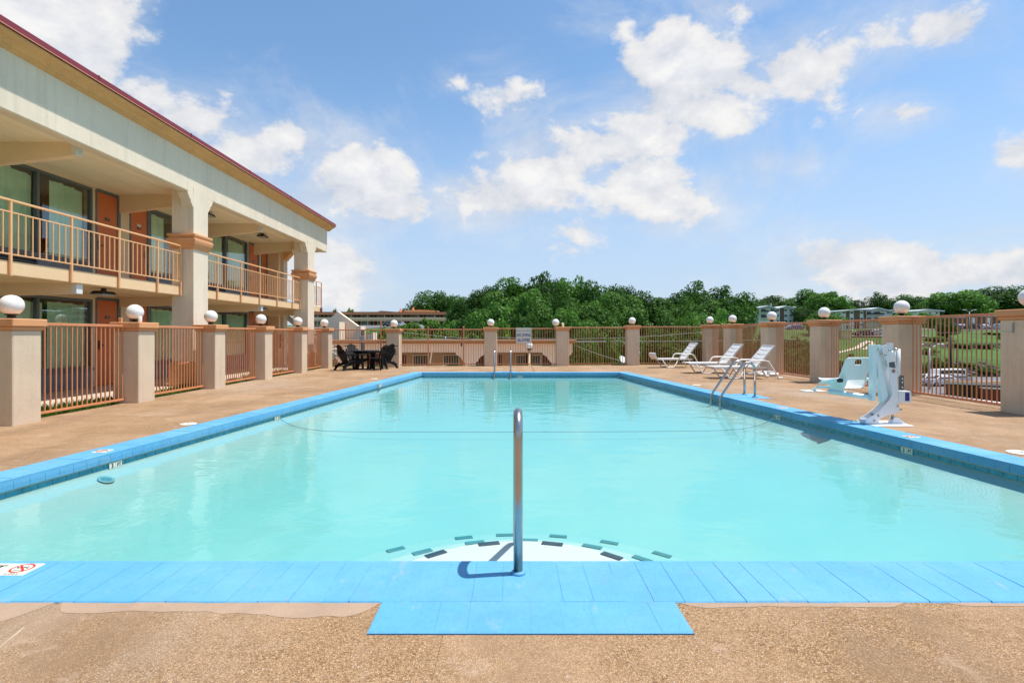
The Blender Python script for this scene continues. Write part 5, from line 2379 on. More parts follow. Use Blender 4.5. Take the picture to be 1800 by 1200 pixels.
TREES = [
    (770, 508, 72, 186, 'dark', 'dark rounded tree rising right behind the long ochre motel roof'),
    (738, 530, 44, 184, 'dark', 'low dark tree directly behind the ochre motel roof ridge'),
    (815, 519, 52, 150, 'dark', 'dark tree in the dip between ochre motel and tall forest'),
    (850, 500, 58, 128, 'dark', 'dark slender tree where the tall forest begins on its motel side'),
    (898, 486, 84, 116, 'mid', 'tall feathery tree just left of the highest treetop'),
    (948, 474, 66, 114, 'dark', 'highest tree of the forest, above the no diving sign'),
    (1004, 482, 64, 122, 'mid', 'tall pale topped tree right of the highest treetop'),
    (1056, 490, 72, 118, 'dark', 'dark tree with twin tops in the middle of the forest skyline'),
    (1108, 498, 66, 116, 'dark', 'dark tree where the forest skyline starts falling'),
    (1150, 522, 60, 118, 'mid', 'mid green tree in the low gap of the forest skyline'),
    (1190, 508, 70, 124, 'dark', 'dark tree left of the second forest summit'),
    (1242, 491, 92, 114, 'dark', 'broad dark tree forming the second forest summit'),
    (1288, 512, 64, 112, 'dark', 'dark tree on the falling edge of the forest by the white apartments'),
    (806, 562, 44, 112, 'mid', 'mid green low tree at the forest edge over the pool gate'),
    (838, 540, 66, 104, 'dark', 'dark low tree in front of the slender forest edge tree'),
    (925, 505, 70, 106, 'mid', 'mid green tree between the feathery and the highest tree'),
    (980, 500, 76, 104, 'dark', 'dark tree in front of the pale topped tall tree'),
    (1082, 512, 76, 104, 'mid', 'mid green tree right below the twin topped tree'),
    (1218, 520, 80, 100, 'mid', 'mid green tree below the second forest summit'),
    (870, 528, 78, 92, 'mid', 'mid green tree in front of the slender forest edge trees'),
    (948, 518, 88, 88, 'mid', 'large leafy tree below the highest treetop'),
    (1010, 538, 76, 80, 'mid', 'leafy tree behind the crooked lamp'),
    (1046, 514, 96, 90, 'mid', 'broad pale green tree in the forest front, mid skyline'),
    (1112, 532, 90, 82, 'mid', 'leafy tree behind the fourth far fence lamp'),
    (1170, 542, 76, 80, 'mid', 'leafy tree in front of the skyline gap'),
    (1205, 545, 62, 74, 'lime', 'pale lime tree low in the forest, left of the corner lamp'),
    (1248, 540, 70, 78, 'mid', 'bushy tree right behind the corner pillar lamp'),
    (1288, 532, 66, 86, 'dark', 'dark bushy tree beside the first white apartment block'),
    (905, 548, 70, 74, 'dark', 'dark low tree behind the sign and far ladder'),
    (962, 562, 84, 62, 'dark', 'dark thicket tree right behind the no diving sign panel'),
    (1050, 572, 96, 58, 'dark', 'dark thicket tree behind the crooked lamp panel'),
    (1150, 574, 96, 58, 'dark', 'dark thicket tree behind the lone lounger panel'),
    (1232, 578, 80, 60, 'dark', 'dark thicket tree behind the corner pillar'),
    (1285, 580, 70, 64, 'dark', 'dark thicket tree behind the paired loungers'),
    (1365, 518, 74, 215, 'dark', 'dark tree behind the first white apartment roof'),
    (1335, 524, 50, 210, 'dark', 'smaller dark tree at the forest end of the apartment roof'),
    (1420, 507, 66, 205, 'mid', 'tall tree between the two white apartment blocks'),
    (1462, 511, 62, 190, 'mid', 'feathery tree left of the second white apartment roof'),
    (1413, 540, 34, 165, 'dark', 'dark tree right against the first apartment block end wall'),
    (1448, 545, 52, 128, 'lime', 'lime green tree behind the third street side lamp'),
    (1502, 527, 46, 205, 'mid', 'small tree behind the second apartment roof, left half'),
    (1546, 512, 46, 200, 'dark', 'dark upright tree above the second apartment roof'),
    (1604, 515, 60, 195, 'dark', 'dark tree behind the lamp over the pool lift'),
    (1638, 528, 44, 180, 'dark', 'dark tree right of the lamp over the pool lift'),
    (1625, 548, 36, 150, 'mid', 'small leafy tree half hiding the third white house'),
    (1597, 550, 44, 155, 'mid', 'leafy tree between second apartment block and third house'),
    (1688, 507, 84, 176, 'mid', 'broad pale green tree behind the flat roofed building'),
    (1745, 500, 84, 186, 'dark', 'dark spreading tree above the flat roofed building'),
    (1800, 508, 72, 180, 'dark', 'dark tree at the right picture edge behind the half cut lamp'),
    (1664, 556, 30, 120, 'dark', 'narrow dark tree beside the hillside car park'),
    (615, 540, 12, 240, 'mid', 'tiny round tree on the skyline over the ochre motel'),
    (588, 541, 8, 240, 'mid', 'tiniest round tree on the skyline near the end column'),
    (710, 541, 16, 200, 'mid', 'small tree between the two red cupolas'),
]
for a in TREES:
    tree(*a)
SHRUBS = [
    (722, 566, 40, 118, 'lime', 'bright shrub in front of the ochre motel, left of the gate'),
    (755, 560, 34, 122, 'lime', 'tall bright shrub in front of the ochre motel end wall'),
    (788, 564, 30, 126, 'mid', 'round shrub under the end of the ochre motel roof'),
    (690, 574, 44, 112, 'lime', 'bright shrub on the bank below the parked cars'),
    (655, 580, 40, 108, 'lime', 'bright shrub on the bank right of the stucco fins'),
    (735, 580, 56, 96, 'mid', 'leafy shrub behind the pool gate, upper left'),
    (790, 577, 56, 94, 'mid', 'leafy shrub behind the pool gate, upper right'),
    (830, 572, 50, 90, 'mid', 'leafy shrub left of the lamp above the far ladder'),
    (888, 562, 56, 72, 'lime', 'bright green shrub right of the lamp above the far ladder'),
    (930, 585, 50, 70, 'dark', 'dark shrub right behind the no diving sign'),
    (706, 588, 52, 84, 'mid', 'leafy shrub behind the pillar next to the table set'),
    (765, 590, 60, 80, 'mid', 'leafy shrub directly above the low wing roof by the gate'),
    (838, 588, 60, 78, 'mid', 'leafy shrub above the low wing roof left of the sign'),
    (660, 592, 40, 90, 'mid', 'leafy shrub beside the extra tall fence post'),
    (1065, 600, 44, 44, 'mid', 'lighter bush spilling over the bank behind the dish'),
    (1030, 612, 50, 40, 'dark', 'dark bush at the end of the low wing'),
    (1110, 606, 50, 46, 'dark', 'dark bush behind the fourth far fence pillar'),
    (1265, 600, 40, 52, 'dark', 'dark bush behind the corner pillar on the street side'),
    (1320, 606, 46, 56, 'dark', 'dark bush behind the paired loungers on the street side'),
    (1345, 586, 40, 80, 'dark', 'dark bush below the first apartment block'),
    (1375, 612, 60, 62, 'mid', 'leafy bush right of the nearest lounger backrest'),
    (1400, 600, 60, 76, 'mid', 'leafy bush on the green bank below the apartment cars'),
    (1425, 626, 40, 70, 'dark', 'dark bush behind the third street side pillar'),
    (1390, 636, 60, 58, 'dark', 'dark bush low on the bank beside the nearest lounger'),
    (1503, 622, 30, 91, 'dark', 'dark bush at the foot of the path lawn, left one'),
    (1530, 632, 36, 91, 'dark', 'dark bush at the foot of the path lawn, right one'),
    (1480, 634, 36, 91, 'dark', 'dark bush at the foot of the path lawn, by the third pillar'),
    (1650, 628, 34, 92, 'dark', 'dark bush on the rocks behind the street light pole'),
    (1626, 612, 40, 104, 'dark', 'dark bush climbing the lawn edge behind the pool lift pillar'),
    (1640, 592, 34, 118, 'dark', 'dark bush at the top of the lawn edge behind the pool lift pillar'),
    (1748, 588, 30, 130, 'dark', 'dark bush on the upper lawn next to the right edge pillar'),
    (1700, 640, 30, 93, 'mid', 'small leafy bush on the rocks above the brown shed'),
    (1340, 612, 44, 50, 'dark', 'dark bush at the foot of the bank behind the paired loungers'),
    (1362, 628, 40, 46, 'mid', 'leafy bush at the foot of the bank right of the paired loungers'),
    (1410, 612, 50, 66, 'mid', 'leafy bush halfway up the bank beside the nearest lounger'),
    (1440, 606, 44, 84, 'dark', 'dark bush high on the bank left of the path lawn'),
    (1494, 640, 34, 88, 'dark', 'dark bush by the road left of the pool lift seat'),
    (1545, 618, 36, 92, 'dark', 'dark bush at the path lawn right of the pool lift seat'),
    (1612, 632, 40, 90, 'dark', 'dark bush by the road behind the pool lift pillar'),
    (1670, 640, 34, 91, 'dark', 'dark bush by the road behind the taller dark pole'),
    (1730, 646, 40, 91, 'dark', 'dark bush by the road above the shed right end'),
    (1688, 606, 40, 113, 'dark', 'low dark bush in the rock bed behind the dark poles'),
    (1725, 604, 44, 113, 'dark', 'low dark bush in the rock bed right of the dark poles'),
    (1393, 592, 50, 92, 'dark', 'dark bush on the brow of the bank beside the third street side pillar'),
    (1415, 622, 46, 60, 'dark', 'dark bush in the hollow right beside the nearest lounger backrest'),
    (1376, 600, 40, 74, 'dark', 'dark bush above the paired loungers, halfway up the bank'),
    (1795, 585, 60, 120, 'dark', 'dark bush behind the pillar at the right picture edge'),
]
for a in SHRUBS:
    shrub(*a)

# rock banks on the lawns
def rock_bank(name, x0, x1, y0, y1, n, s0, s1):
    mb = MB()
    for _ in range(n):
        x, y = rnd.uniform(x0, x1), rnd.uniform(y0, y1)
        s = rnd.uniform(s0, s1)
        z = ground_z(x, y)
        vs = []
        for dx in (-1, 1):
            for dy in (-1, 1):
                for dz in (-.5, .8):
                    vs.append((x + dx * s * rnd.uniform(.5, 1), y + dy * s * rnd.uniform(.5, 1), z + dz * s * rnd.uniform(.5, 1)))
        mb.add(vs, [(0, 1, 3, 2), (4, 6, 7, 5), (0, 4, 5, 1), (2, 3, 7, 6), (1, 5, 7, 3), (0, 2, 6, 4)])
    return obj(name, mb.mesh(name, M['rock']), None, kind='stuff')


tag(rock_bank('rock_bank', 48, 130, 90, 94, 620, .15, .55), 'grey broken rock bank below the lower hillside lawn', 'rocks')
tag(rock_bank('rock_bed', 84, 130, 112.2, 114.6, 420, .12, .40), 'grey purple rock bed between the two hillside lawns', 'rocks')

# winding path on the hillside
def ground_hit(px, py):
    dx, dz = (px - 900) / 950, (588 - py) / 950
    y = 60.0
    while y < 200:
        if 1.3 + dz * y < ground_z(dx * y, y):
            break
        y += .25
    return (dx * y, y)


pp = [ground_hit(*p) for p in ((1462, 623), (1484, 618), (1500, 613.5), (1512, 609), (1519, 604), (1528, 600), (1534, 605), (1528, 611), (1516, 615))]
mb = MB()
for (x0, y0), (x1, y1) in zip(pp, pp[1:]):
    n = 8
    d = Vector((x1 - x0, y1 - y0)).normalized()
    s = Vector((-d.y, d.x)) * .45
    vs = []
    for k in range(n + 1):
        x, y = x0 + (x1 - x0) * k / n, y0 + (y1 - y0) * k / n
        vs += [(x - s.x, y - s.y, ground_z(x - s.x, y - s.y) + .10), (x + s.x, y + s.y, ground_z(x + s.x, y + s.y) + .10)]
    mb.add(vs, [(2 * k, 2 * k + 2, 2 * k + 3, 2 * k + 1) for k in range(n)])
struct('hillside_path', mb, M['concrete'])

# ------------------------------------------------------------------ low wing of the motel behind the far fence
WY = 33.0
M['wing_wall'] = pm('wing_wall_stucco', (.86, .62, .46), .9, var=.1)
M['wing_edge'] = pm('wing_edge_paint', (.42, .19, .075), .8, var=.12)
wing = thing('low_wing', 'low flat roofed stucco wing with brown roof edge and arched openings behind the far fence', 'building', (-6, WY, 0))
WO = (6, -WY, 0)


def wp(name, mb, mat, par=None, **kw):
    return part(name, mb, mat, par or wing, WO if par is None else (0, 0, 0), **kw)


b = MB()
b.cbox(-22, WY - .35, .83, 3.9, WY + .3, .985, .03)
b.cbox(-22, WY - .22, .76, 3.8, WY + .3, .829, .02)
wp('roof_edge', b, M['wing_edge'])
b = MB()
b.box(-22, WY + .31, .80, 3.8, WY + 9, .93)
wp('roof', b, M['tar'])
b = MB()
b.box(-22, WY, .22, 3.7, WY + .3, .759)
wp('wall', b, M['wing_wall'])
for x in (-17.8, -10.2, -2.55, 2.75):
    b = MB()
    w = .32
    b.prism([(-w, -5), (w, -5), (w, -.42), (w + .12, -.35), (w + .2, -.2), (w + .3, -.05), (w + .5, .05), (w + .6, .219), (-w - .6, .219), (-w - .5, .05), (-w - .3, -.05), (-w - .2, -.2), (-w - .12, -.35), (-w, -.42)], WY + .01, WY + .29, lambda p, q, t_: (x + p, t_, q))
    wp('column', b, M['wing_wall'])
b = MB()
b.box(-22, WY + 2.6, -5, 3.6, WY + 2.9, .8)
wp('rear_wall', b, M['brown_wall'])
for x in (-13.2, -6.0, -4.0, .75, 1.4):
    b = MB()
    b.cbox(x - .55, WY + 2.52, -1.9, x + .55, WY + 2.61, .0, .02)
    wn = wp('window', b, M['stucco_gold'])
    b = MB()
    b.box(x - .47, WY + 2.50, -1.82, x + .47, WY + 2.515, -.08)
    wp('pane', b, M['green_door'], wn)
for x in (-14.6, -9.0, -7.4, -2.0, -1.1, 2.35):
    b = MB()
    b.cbox(x - .42, WY + 2.53, -2.2, x + .42, WY + 2.61, -.05, .02)
    wp('door', b, M['door_red'])
for x in (-9.5, -4.2, .35):
    b = MB()
    b.tube([(x, WY + 1.2, .9), (x, WY + 1.2, 1.17)], .045, 8)
    wp('vent_pipe', b, M['white'])
# stucco gable and fins standing over the wing
gb = thing('stucco_gable', 'tall gabled stucco wall with sloping fins behind the corner pillar', 'wall', (-12.7, 40, 0))
GO = (12.7, -40, 0)


def gpoly(pts, y):
    return [((px - 900) * y / 950, 1.3 + (588 - py) * y / 950) for px, py in pts]


def gplate(name, pts, y, th, mat):
    b = MB()
    b.prism(gpoly(pts, y), y, y + th, lambda p, q, t_: (p, t_, q))
    return part(name, b, mat, gb, GO)


M['gable'] = pm('gable_stucco', (.90, .69, .49), .9, var=.1, vs=.8, streak=.1)
gplate('gable_wall', [(556, 604), (556, 578), (594, 547.6), (629, 573), (617, 598), (617, 604)], 41.0, .5, M['gable'])
for nm, pts in (('fin', [(580, 602), (594.5, 565.5), (596.5, 565.5), (596.5, 602)]), ('fin', [(615, 603), (628.5, 573), (634, 573), (634, 603)]), ('fin', [(642, 604), (651, 584), (655, 584), (655, 604)])):
    gplate(nm, pts, 39.6, 1.3, M['gable'])
b = MB()
b.prism([(-13.4, 1.12), (-11.95, .80), (-11.95, .62), (-13.4, .62)], 37.5, 39.0, lambda p, q, t_: (p, t_, q))
part('lower_roof', b, M['tar'], gb, GO)
b = MB()
b.bar((-13.4, 37.46, 1.14), (-11.95, 37.46, .82), .05, .06)
part('flashing', b, M['white_paint'], gb, GO)
gplate('link_wall', [(634, 604), (634, 590), (652, 586), (652, 604)], 41.2, .3, M['stucco_gold'])
pole_ = thing('short_pole', 'dark wooden pole standing behind the black table set', 'pole', (-8.35, 30.2, ground_z(-8.35, 30.2)))
b = MB()
b.tube([(0, 0, 0), (0, 0, 1.55 - ground_z(-8.35, 30.2))], .11, 12, rs=[.13, .10])
part('post', b, M['pole'], pole_)
b = MB()
b.cbox(-.14, -.2, 4.9, .14, -.1, 5.2, .01)
part('meter_can', b, M['galv'], pole_)
lpz = ground_z(1.0, 31)
lp_ = thing('lamp_post', 'white globe lamp on a tan post behind the no diving sign', 'lamp post', (1.0, 31.0, lpz))
b = MB()
b.tube([(0, 0, 0), (0, 0, .42 - lpz)], .07, 12)
part('post', b, M['slab'], lp_)
b = MB()
b.lathe([(.05, 0), (.16, .05), (.16, .09)], (0, 0, .40 - lpz), 16)
part('collar', b, M['black'], lp_)
b = MB()
b.lathe([(max(.001, .20 * math.cos(-1.2 + (PI / 2 + 1.2) * k / 14)), .20 * math.sin(-1.2 + (PI / 2 + 1.2) * k / 14)) for k in range(15)], (0, 0, .66 - lpz), 24)
part('globe', b, M['globe'], lp_)

# ------------------------------------------------------------------ far ochre motel
FY = 165.0
K = FY / 950


def fx_(px): return (px - 900) * K
def fz_(py): return 1.3 + (588 - py) * K


zb = ground_z(fx_(670), FY) - .1
om = thing('ochre_motel', 'long two storey ochre motel with brown roof and red cupolas on the hillside', 'motel', (fx_(670), FY, zb))
OO = (-fx_(670), -FY, -zb)


def op(name, mb, mat, par=None, **kw):
    return part(name, mb, mat, par or om, OO if par is None else (0, 0, 0), **kw)


xl, xr = fx_(528), fx_(792)
z1, z2, zt = fz_(573.5), fz_(563.2), fz_(553.5)
b = MB()
b.box(xl, FY + 1.6, zb - 1, xr, FY + 10, zt)
op('wall', b, M['yellow_wall'])
b = MB()
b.cbox(xl - 1, FY - .6, zt, fx_(797.5), FY + 11, zt + .42, .05)
b.prism([(xl - 1, zt + .42), (fx_(797.5) - .3, zt + .42), (fx_(790), fz_(548.0)), (xl - 1, fz_(548.0))], FY - .2, FY + 10.5, lambda p, q, t_: (p, t_, q))
rf = op('roof', b, M['brown_roof'])
b = MB()
b.prism([(fx_(703), fz_(549.5)), (fx_(768), fz_(549.5)), (fx_(766), fz_(545.2)), (fx_(735), fz_(542.8)), (fx_(703), fz_(545.2))], FY + 3, FY + 9, lambda p, q, t_: (p, t_, q))
op('raised_roof', b, M['brown_roof'], rf)
b = MB()
b.box(fx_(708), FY + 2.5, fz_(550), fx_(761), FY + 2.95, fz_(545.3))
op('raised_wall', b, M['yellow_wall'], rf)
b = MB()
b.prism([(fx_(640), fz_(548.2)), (fx_(692), fz_(548.2)), (fx_(690), fz_(546)), (fx_(654), fz_(543))], FY + 11, FY + 26, lambda p, q, t_: (p, t_, q))
op('rear_roof', b, M['roof_grey'])
for px, py in ((697.5, 547), (720.5, 544)):
    b = MB()
    x, z = fx_(px), fz_(py)
    b.box(x - .38, FY + 5, z - .8, x + .38, FY + 5.76, z)
    b.lathe([(.62, 0), (.30, .5), (.10, 1.0), (.02, 1.35)], (x, FY + 5.38, z), 8, False)
    op('cupola', b, M['orange'], rf)
b = MB()
b.box(xl, FY - .4, z2 - .18, xr, FY + 1.6, z2)
op('balcony_slab', b, M['tan_wall'])
b = MB()
b.box(xl, FY - .38, z2 + .15, xr, FY - .32, z2 + .95)
op('balcony_rail', b, M['tan_wall'])
wm = MB()
wm.box(-.55, -.04, -.6, .55, .0, .6)
wme = wm.mesh('window', M['win_teal'])
dm = MB()
dm.box(-.44, -.05, 0, .44, .0, 1.75)
dme = dm.mesh('door', M['door_red'])
pm2 = MB()
pm2.box(-.08, -.08, 0, .08, .08, 1)
pme2 = pm2.mesh('post', M['tan_wall'])
x = xl + 1.0
while x < xr - 3.6:
    for z0 in (z1, z2):
        for dx in (0, 1.15):
            obj('door', dme, om, (x + dx + OO[0], FY + 1.59 + OO[1], z0 + .02 + OO[2]))
        for dx in (2.55, 3.85):
            obj('window', wme, om, (x + dx + OO[0], FY + 1.59 + OO[1], z0 + 1.05 + OO[2]))
    o = obj('post', pme2, om, (x - .75 + OO[0], FY - .25 + OO[1], zb + OO[2]))
    o.scale = (1, 1, zt - zb)
    x += 5.1

# ------------------------------------------------------------------ cars
def car_proto(label):
    t = thing('parked_car', label, 'car', group='cars parked beyond the pool')
    b = MB()
    side = [(-2.2, .32), (-2.24, .62), (-2.15, .86), (-1.25, .95), (-.62, 1.40), (.75, 1.45), (1.62, 1.02), (2.1, .94), (2.22, .66), (2.18, .30), (1.75, .27), (1.62, .50), (1.35, .62), (1.08, .50), (.98, .25), (-1.02, .25), (-1.12, .50), (-1.38, .62), (-1.64, .50), (-1.76, .27)]
    n = len(side)
    vs = []
    for s in (-1, 1):
        for x, z in side:
            w = .86 - (.20 * smooth01((z - .9) / .55)) - .05 * smooth01((abs(x) - 1.7) / .5)
            vs.append((x, s * w, z))
    fs = [list(range(n)), list(range(2 * n - 1, n - 1, -1))] + [(i, n + i, n + (i + 1) % n, (i + 1) % n) for i in range(n)]
    b.add(vs, fs)
    part('body', b, M['car_paint'], t)
    for s in (-1, 1):
        b = MB()
        poly = [(-1.12, .97), (-.60, 1.32), (.70, 1.37), (1.32, 1.03)]
        b.add([(x, s * (.868 - .20 * smooth01((z - .9) / .55)), z) for x, z in poly], [(0, 1, 2, 3)])
        part('side_window', b, M['car_glass'], t)
        for x in (-1.38, 1.35):
            b = MB()
            b.tube([(x, s * .70, .31), (x, s * .86, .31)], .31, 16)
            w_ = part('wheel', b, M['tyre'], t)
            b = MB()
            b.tube([(x, s * .85, .31), (x, s * .872, .31)], .18, 12)
            part('rim', b, M['galv'], w_)
    b = MB()
    b.add([(-1.255, -.72, .97), (-1.255, .72, .97), (-.66, .62, 1.385), (-.66, -.62, 1.385)], [(0, 1, 2, 3)])
    b.v = [(x - .012, y, z + .012) for x, y, z in b.v]
    part('windscreen', b, M['car_glass'], t)
    b = MB()
    b.add([(1.60, -.70, 1.04), (1.60, .70, 1.04), (.80, .62, 1.435), (.80, -.62, 1.435)], [(3, 2, 1, 0)])
    b.v = [(x + .012, y, z + .012) for x, y, z in b.v]
    part('rear_window', b, M['car_glass'], t)
    for s in (-1, 1):
        b = MB()
        b.cbox(-2.245, s * .66 - .13, .62, -2.17, s * .66 + .13, .76, .02)
        part('headlight', b, M['white'], t)
    return t


WHT, SIL, DRK, BLU, RED_ = (.85, .85, .84, 1), (.45, .47, .5, 1), (.03, .03, .035, 1), (.03, .07, .30, 1), (.3, .03, .03, 1)
CARS = [  # px, Y, heading, colour, label
    (1652, 71, 8, WHT, 'white car behind the street light, in the low car park'),
    (1630, 71.5, 6, WHT, 'white car half hidden by the pool lift pillar, in the low car park'),
    (1676, 73.5, 10, SIL, 'silver car just above the brown shed roof'),
    (1662, 141, 4, WHT, 'white car leftmost on the hillside car park'),
    (1671, 138.5, 4, BLU, 'blue car on the hillside car park'),
    (1686, 141, 4, WHT, 'second white car on the hillside car park, beside the blue one'),
    (1704, 140, 4, DRK, 'black car on the hillside car park'),
    (1727, 141, 4, WHT, 'white car before the flat roofed building, right of the black one'),
    (1749, 139.5, 4, SIL, 'silver car on the hillside car park beside the edge pillar'),
    (1517, 126, 12, DRK, 'black car below the second apartment block'),
    (1535, 127, 12, SIL, 'silver car below the second apartment block'),
    (1550, 128, 12, DRK, 'dark car furthest right below the second apartment block'),
    (1387, 150, 15, WHT, 'white car beside the first apartment block'),
    (1398, 146, 15, BLU, 'blue car beside the first apartment block'),
    (682, 158, 80, DRK, 'black car parked before the ochre motel'),
    (704, 158, 80, SIL, 'silver car parked before the ochre motel'),
]
proto = None
for px, Y, hd, colr, lab in CARS:
    x = (px - 900) * Y / 950
    if proto is None:
        proto = car_proto(lab)
        c_ = proto
        for o in [c_] + list(c_.children):
            o.color = colr
    else:
        c_ = dup(proto, (0, 0, 0), 0, lab, colr)
    c_.location = (x, Y, ground_z(x, Y) + .12)
    c_.rotation_euler = (0, 0, R(hd))
# van
vx, vy = (1660 - 900) * 75.5 / 950, 75.5
van = thing('parked_van', 'white van with dark windows beside the low car park cars', 'van', (vx, vy, ground_z(vx, vy) + .1), R(5))
b = MB()
b.prism([(-2.6, .35), (-2.62, .95), (-1.9, 1.1), (-1.35, 1.95), (2.5, 2.0), (2.58, .35)], -.92, .92, lambda p, q, t_: (p, t_, q))
part('body', b, M['white_paint'], van)
for s in (-1, 1):
    b = MB()
    b.add([(-1.75, s * .925, 1.12), (-1.3, s * .925, 1.8), (2.2, s * .925, 1.82), (2.2, s * .925, 1.15)], [(0, 1, 2, 3)])
    part('side_window', b, M['car_glass'], van)
    for x in (-1.7, 1.6):
        b = MB()
        b.tube([(x, s * .75, .35), (x, s * .94, .35)], .35, 16)
        part('wheel', b, M['tyre'], van)

# ------------------------------------------------------------------ apartments
def apartment(label, Y, x0p, x1p, roof_pts, base_py, bricks, wins, balc, floors_y, depth=10):
    k = Y / 950
    X = lambda px: (px - 900) * k
    Z = lambda py: 1.3 + (588 - py) * k
    xm = X((x0p + x1p) / 2)
    zg = min(Z(base_py), ground_z(xm, Y)) - .3
    t = thing('apartment_block', label, 'apartments', (xm, Y, zg))
    O = (-xm, -Y, -zg)
    b = MB()
    top = [(X(px), Z(py + 1.4)) for px, py in roof_pts]
    b.prism([(X(x1p), zg), (X(x1p), top[-1][1])] + [(min(max(x, X(x0p)), X(x1p)), z) for x, z in top[::-1][1:-1]] + [(X(x0p), top[0][1]), (X(x0p), zg)], Y, Y + depth, lambda p, q, t_: (p, t_, q))
    part('wall', b, M['white_wall'], t, O)
    b = MB()
    up = [(X(px), Z(py)) for px, py in roof_pts]
    lo = [(x, z - 2.0 * k) for x, z in up]
    for (a0, a1), (c0, c1) in zip(zip(up, up[1:]), zip(lo, lo[1:])):
        b.prism([c0, c1, a1, a0], Y - 1.1, Y + depth + .5, lambda p, q, t_: (p, t_, q))
    part('roof', b, M['roof_white'], t, O)
    for a, c in bricks:
        b = MB()
        b.box(X(a), Y - .12, zg, X(c), Y - .001, Z(floors_y[0] - 3.2))
        part('brick_panel', b, M['brick_far'], t, O)
    for px, w in wins:
        for fy in floors_y:
            b = MB()
            b.cbox(X(px - w / 2), Y - .10, Z(fy + 2.0), X(px + w / 2), Y + .05, Z(fy - 1.8), .03)
            wn = part('window', b, M['white_paint'], t, O)
            b = MB()
            b.box(X(px - w / 2) + .08, Y - .115, Z(fy + 2.0) + .08, X(px + w / 2) - .08, Y - .102, Z(fy - 1.8) - .08)
            part('pane', b, M['win_far'], wn)
    for a, c in balc:
        for fy in floors_y[:2]:
            b = MB()
            b.box(X(a), Y - 1.3, Z(fy + 4.4), X(c), Y - .13, Z(fy + 3.7))
            bl = part('balcony', b, M['white_wall'], t, O)
            b = MB()
            b.box(X(a), Y - 1.3, Z(fy + 3.68), X(c), Y - 1.22, Z(fy + .9))
            part('rail', b, M['black'], bl)
            b = MB()
            b.box(X(a) + .3, Y - .06, Z(fy + 3.6), X(c) - .3, Y - .002, Z(fy - 1.9))
            part('glass_door', b, M['win_far'], bl)
    return t


apartment('white apartment block with folded white roof next to the forest', 168, 1334, 1395, [(1328, 541), (1348, 537), (1364, 541.5), (1379, 537.5), (1391, 540), (1397, 539)], 567,
          [(1371, 1378)], [(1367, 4.5), (1381, 5), (1389, 3)], [(1336, 1348), (1353, 1362)], [545, 554.5, 564])
apartment('white and brick apartment block with winged roof above the winding path', 158, 1479, 1569, [(1475, 546), (1500, 543.5), (1528, 543), (1540, 540.5), (1550, 543), (1559, 545), (1572, 544)], 578,
          [(1487, 1493), (1501, 1511), (1518, 1522)], [(1483, 4.5), (1497, 5.5), (1514.5, 5.5), (1561, 5), (1566, 3)], [(1522, 1533), (1534, 1549)], [549.5, 560, 570.5])
apartment('small white house mostly hidden behind leafy trees', 172, 1612, 1652, [(1608, 546), (1628, 543.5), (1656, 546)], 572, [], [(1618, 4), (1634, 4), (1646, 4)], [], [550, 561])
k = 152 / 950
fb = thing('flat_roofed_building', 'low flat roofed tan building with white doors behind the hillside car park', 'building', ((1720 - 900) * k, 152, 2.4))
FO = (-(1720 - 900) * k, -152, -2.4)
b = MB()
b.box((1672 - 900) * k, 152, 1.5, (1768 - 900) * k, 164, 1.3 + (588 - 556.5) * k)
part('wall', b, M['brick_far'], fb, FO)
b = MB()
b.cbox((1692 - 900) * k, 151.5, 1.3 + (588 - 556.5) * k, (1772 - 900) * k, 165, 1.3 + (588 - 553) * k, .05)
b.cbox((1670 - 900) * k, 151.4, 1.3 + (588 - 558.5) * k, (1694 - 900) * k, 165, 1.3 + (588 - 556.3) * k, .05)
part('roof', b, M['roof_white'], fb, FO)
for a, c, m_ in ((1706, 1713, 'white_wall'), (1733, 1740, 'white_wall')):
    b = MB()
    b.box((a - 900) * k, 151.88, 2.2, (c - 900) * k, 151.998, 1.3 + (588 - 558) * k)
    d_ = part('door', b, M[m_], fb, FO)
    b = MB()
    b.box((a - 900) * k + .2, 151.85, 3.2, (a - 900) * k + .75, 151.879, 4.6)
    part('pane', b, M['win_far'], d_)
# little beige annex below the second apartment block
k = 122 / 950
an = thing('beige_annex', 'small beige flat building with white deck rail below the second apartment block', 'building', ((1489 - 900) * k, 122, 0))
AO = (-(1489 - 900) * k, -122, 0)
b = MB()
b.box((1480 - 900) * k, 122, -2, (1497 - 900) * k, 127, 1.3 + (588 - 581) * k)
part('wall', b, M['tan_wall'], an, AO)
b = MB()
b.cbox((1478 - 900) * k, 121.5, 1.3 + (588 - 581) * k, (1499 - 900) * k, 127.5, 1.3 + (588 - 580) * k, .03)
for px in (1480, 1485, 1490, 1496):
    b.box((px - 900) * k - .08, 121.6, 1.3 + (588 - 580) * k, (px - 900) * k + .08, 121.76, 1.3 + (588 - 571) * k)
b.cbox((1478 - 900) * k, 121.5, 1.3 + (588 - 571) * k, (1499 - 900) * k, 127.5, 1.3 + (588 - 569.8) * k, .03)
part('deck_frame', b, M['white_wall'], an, AO)

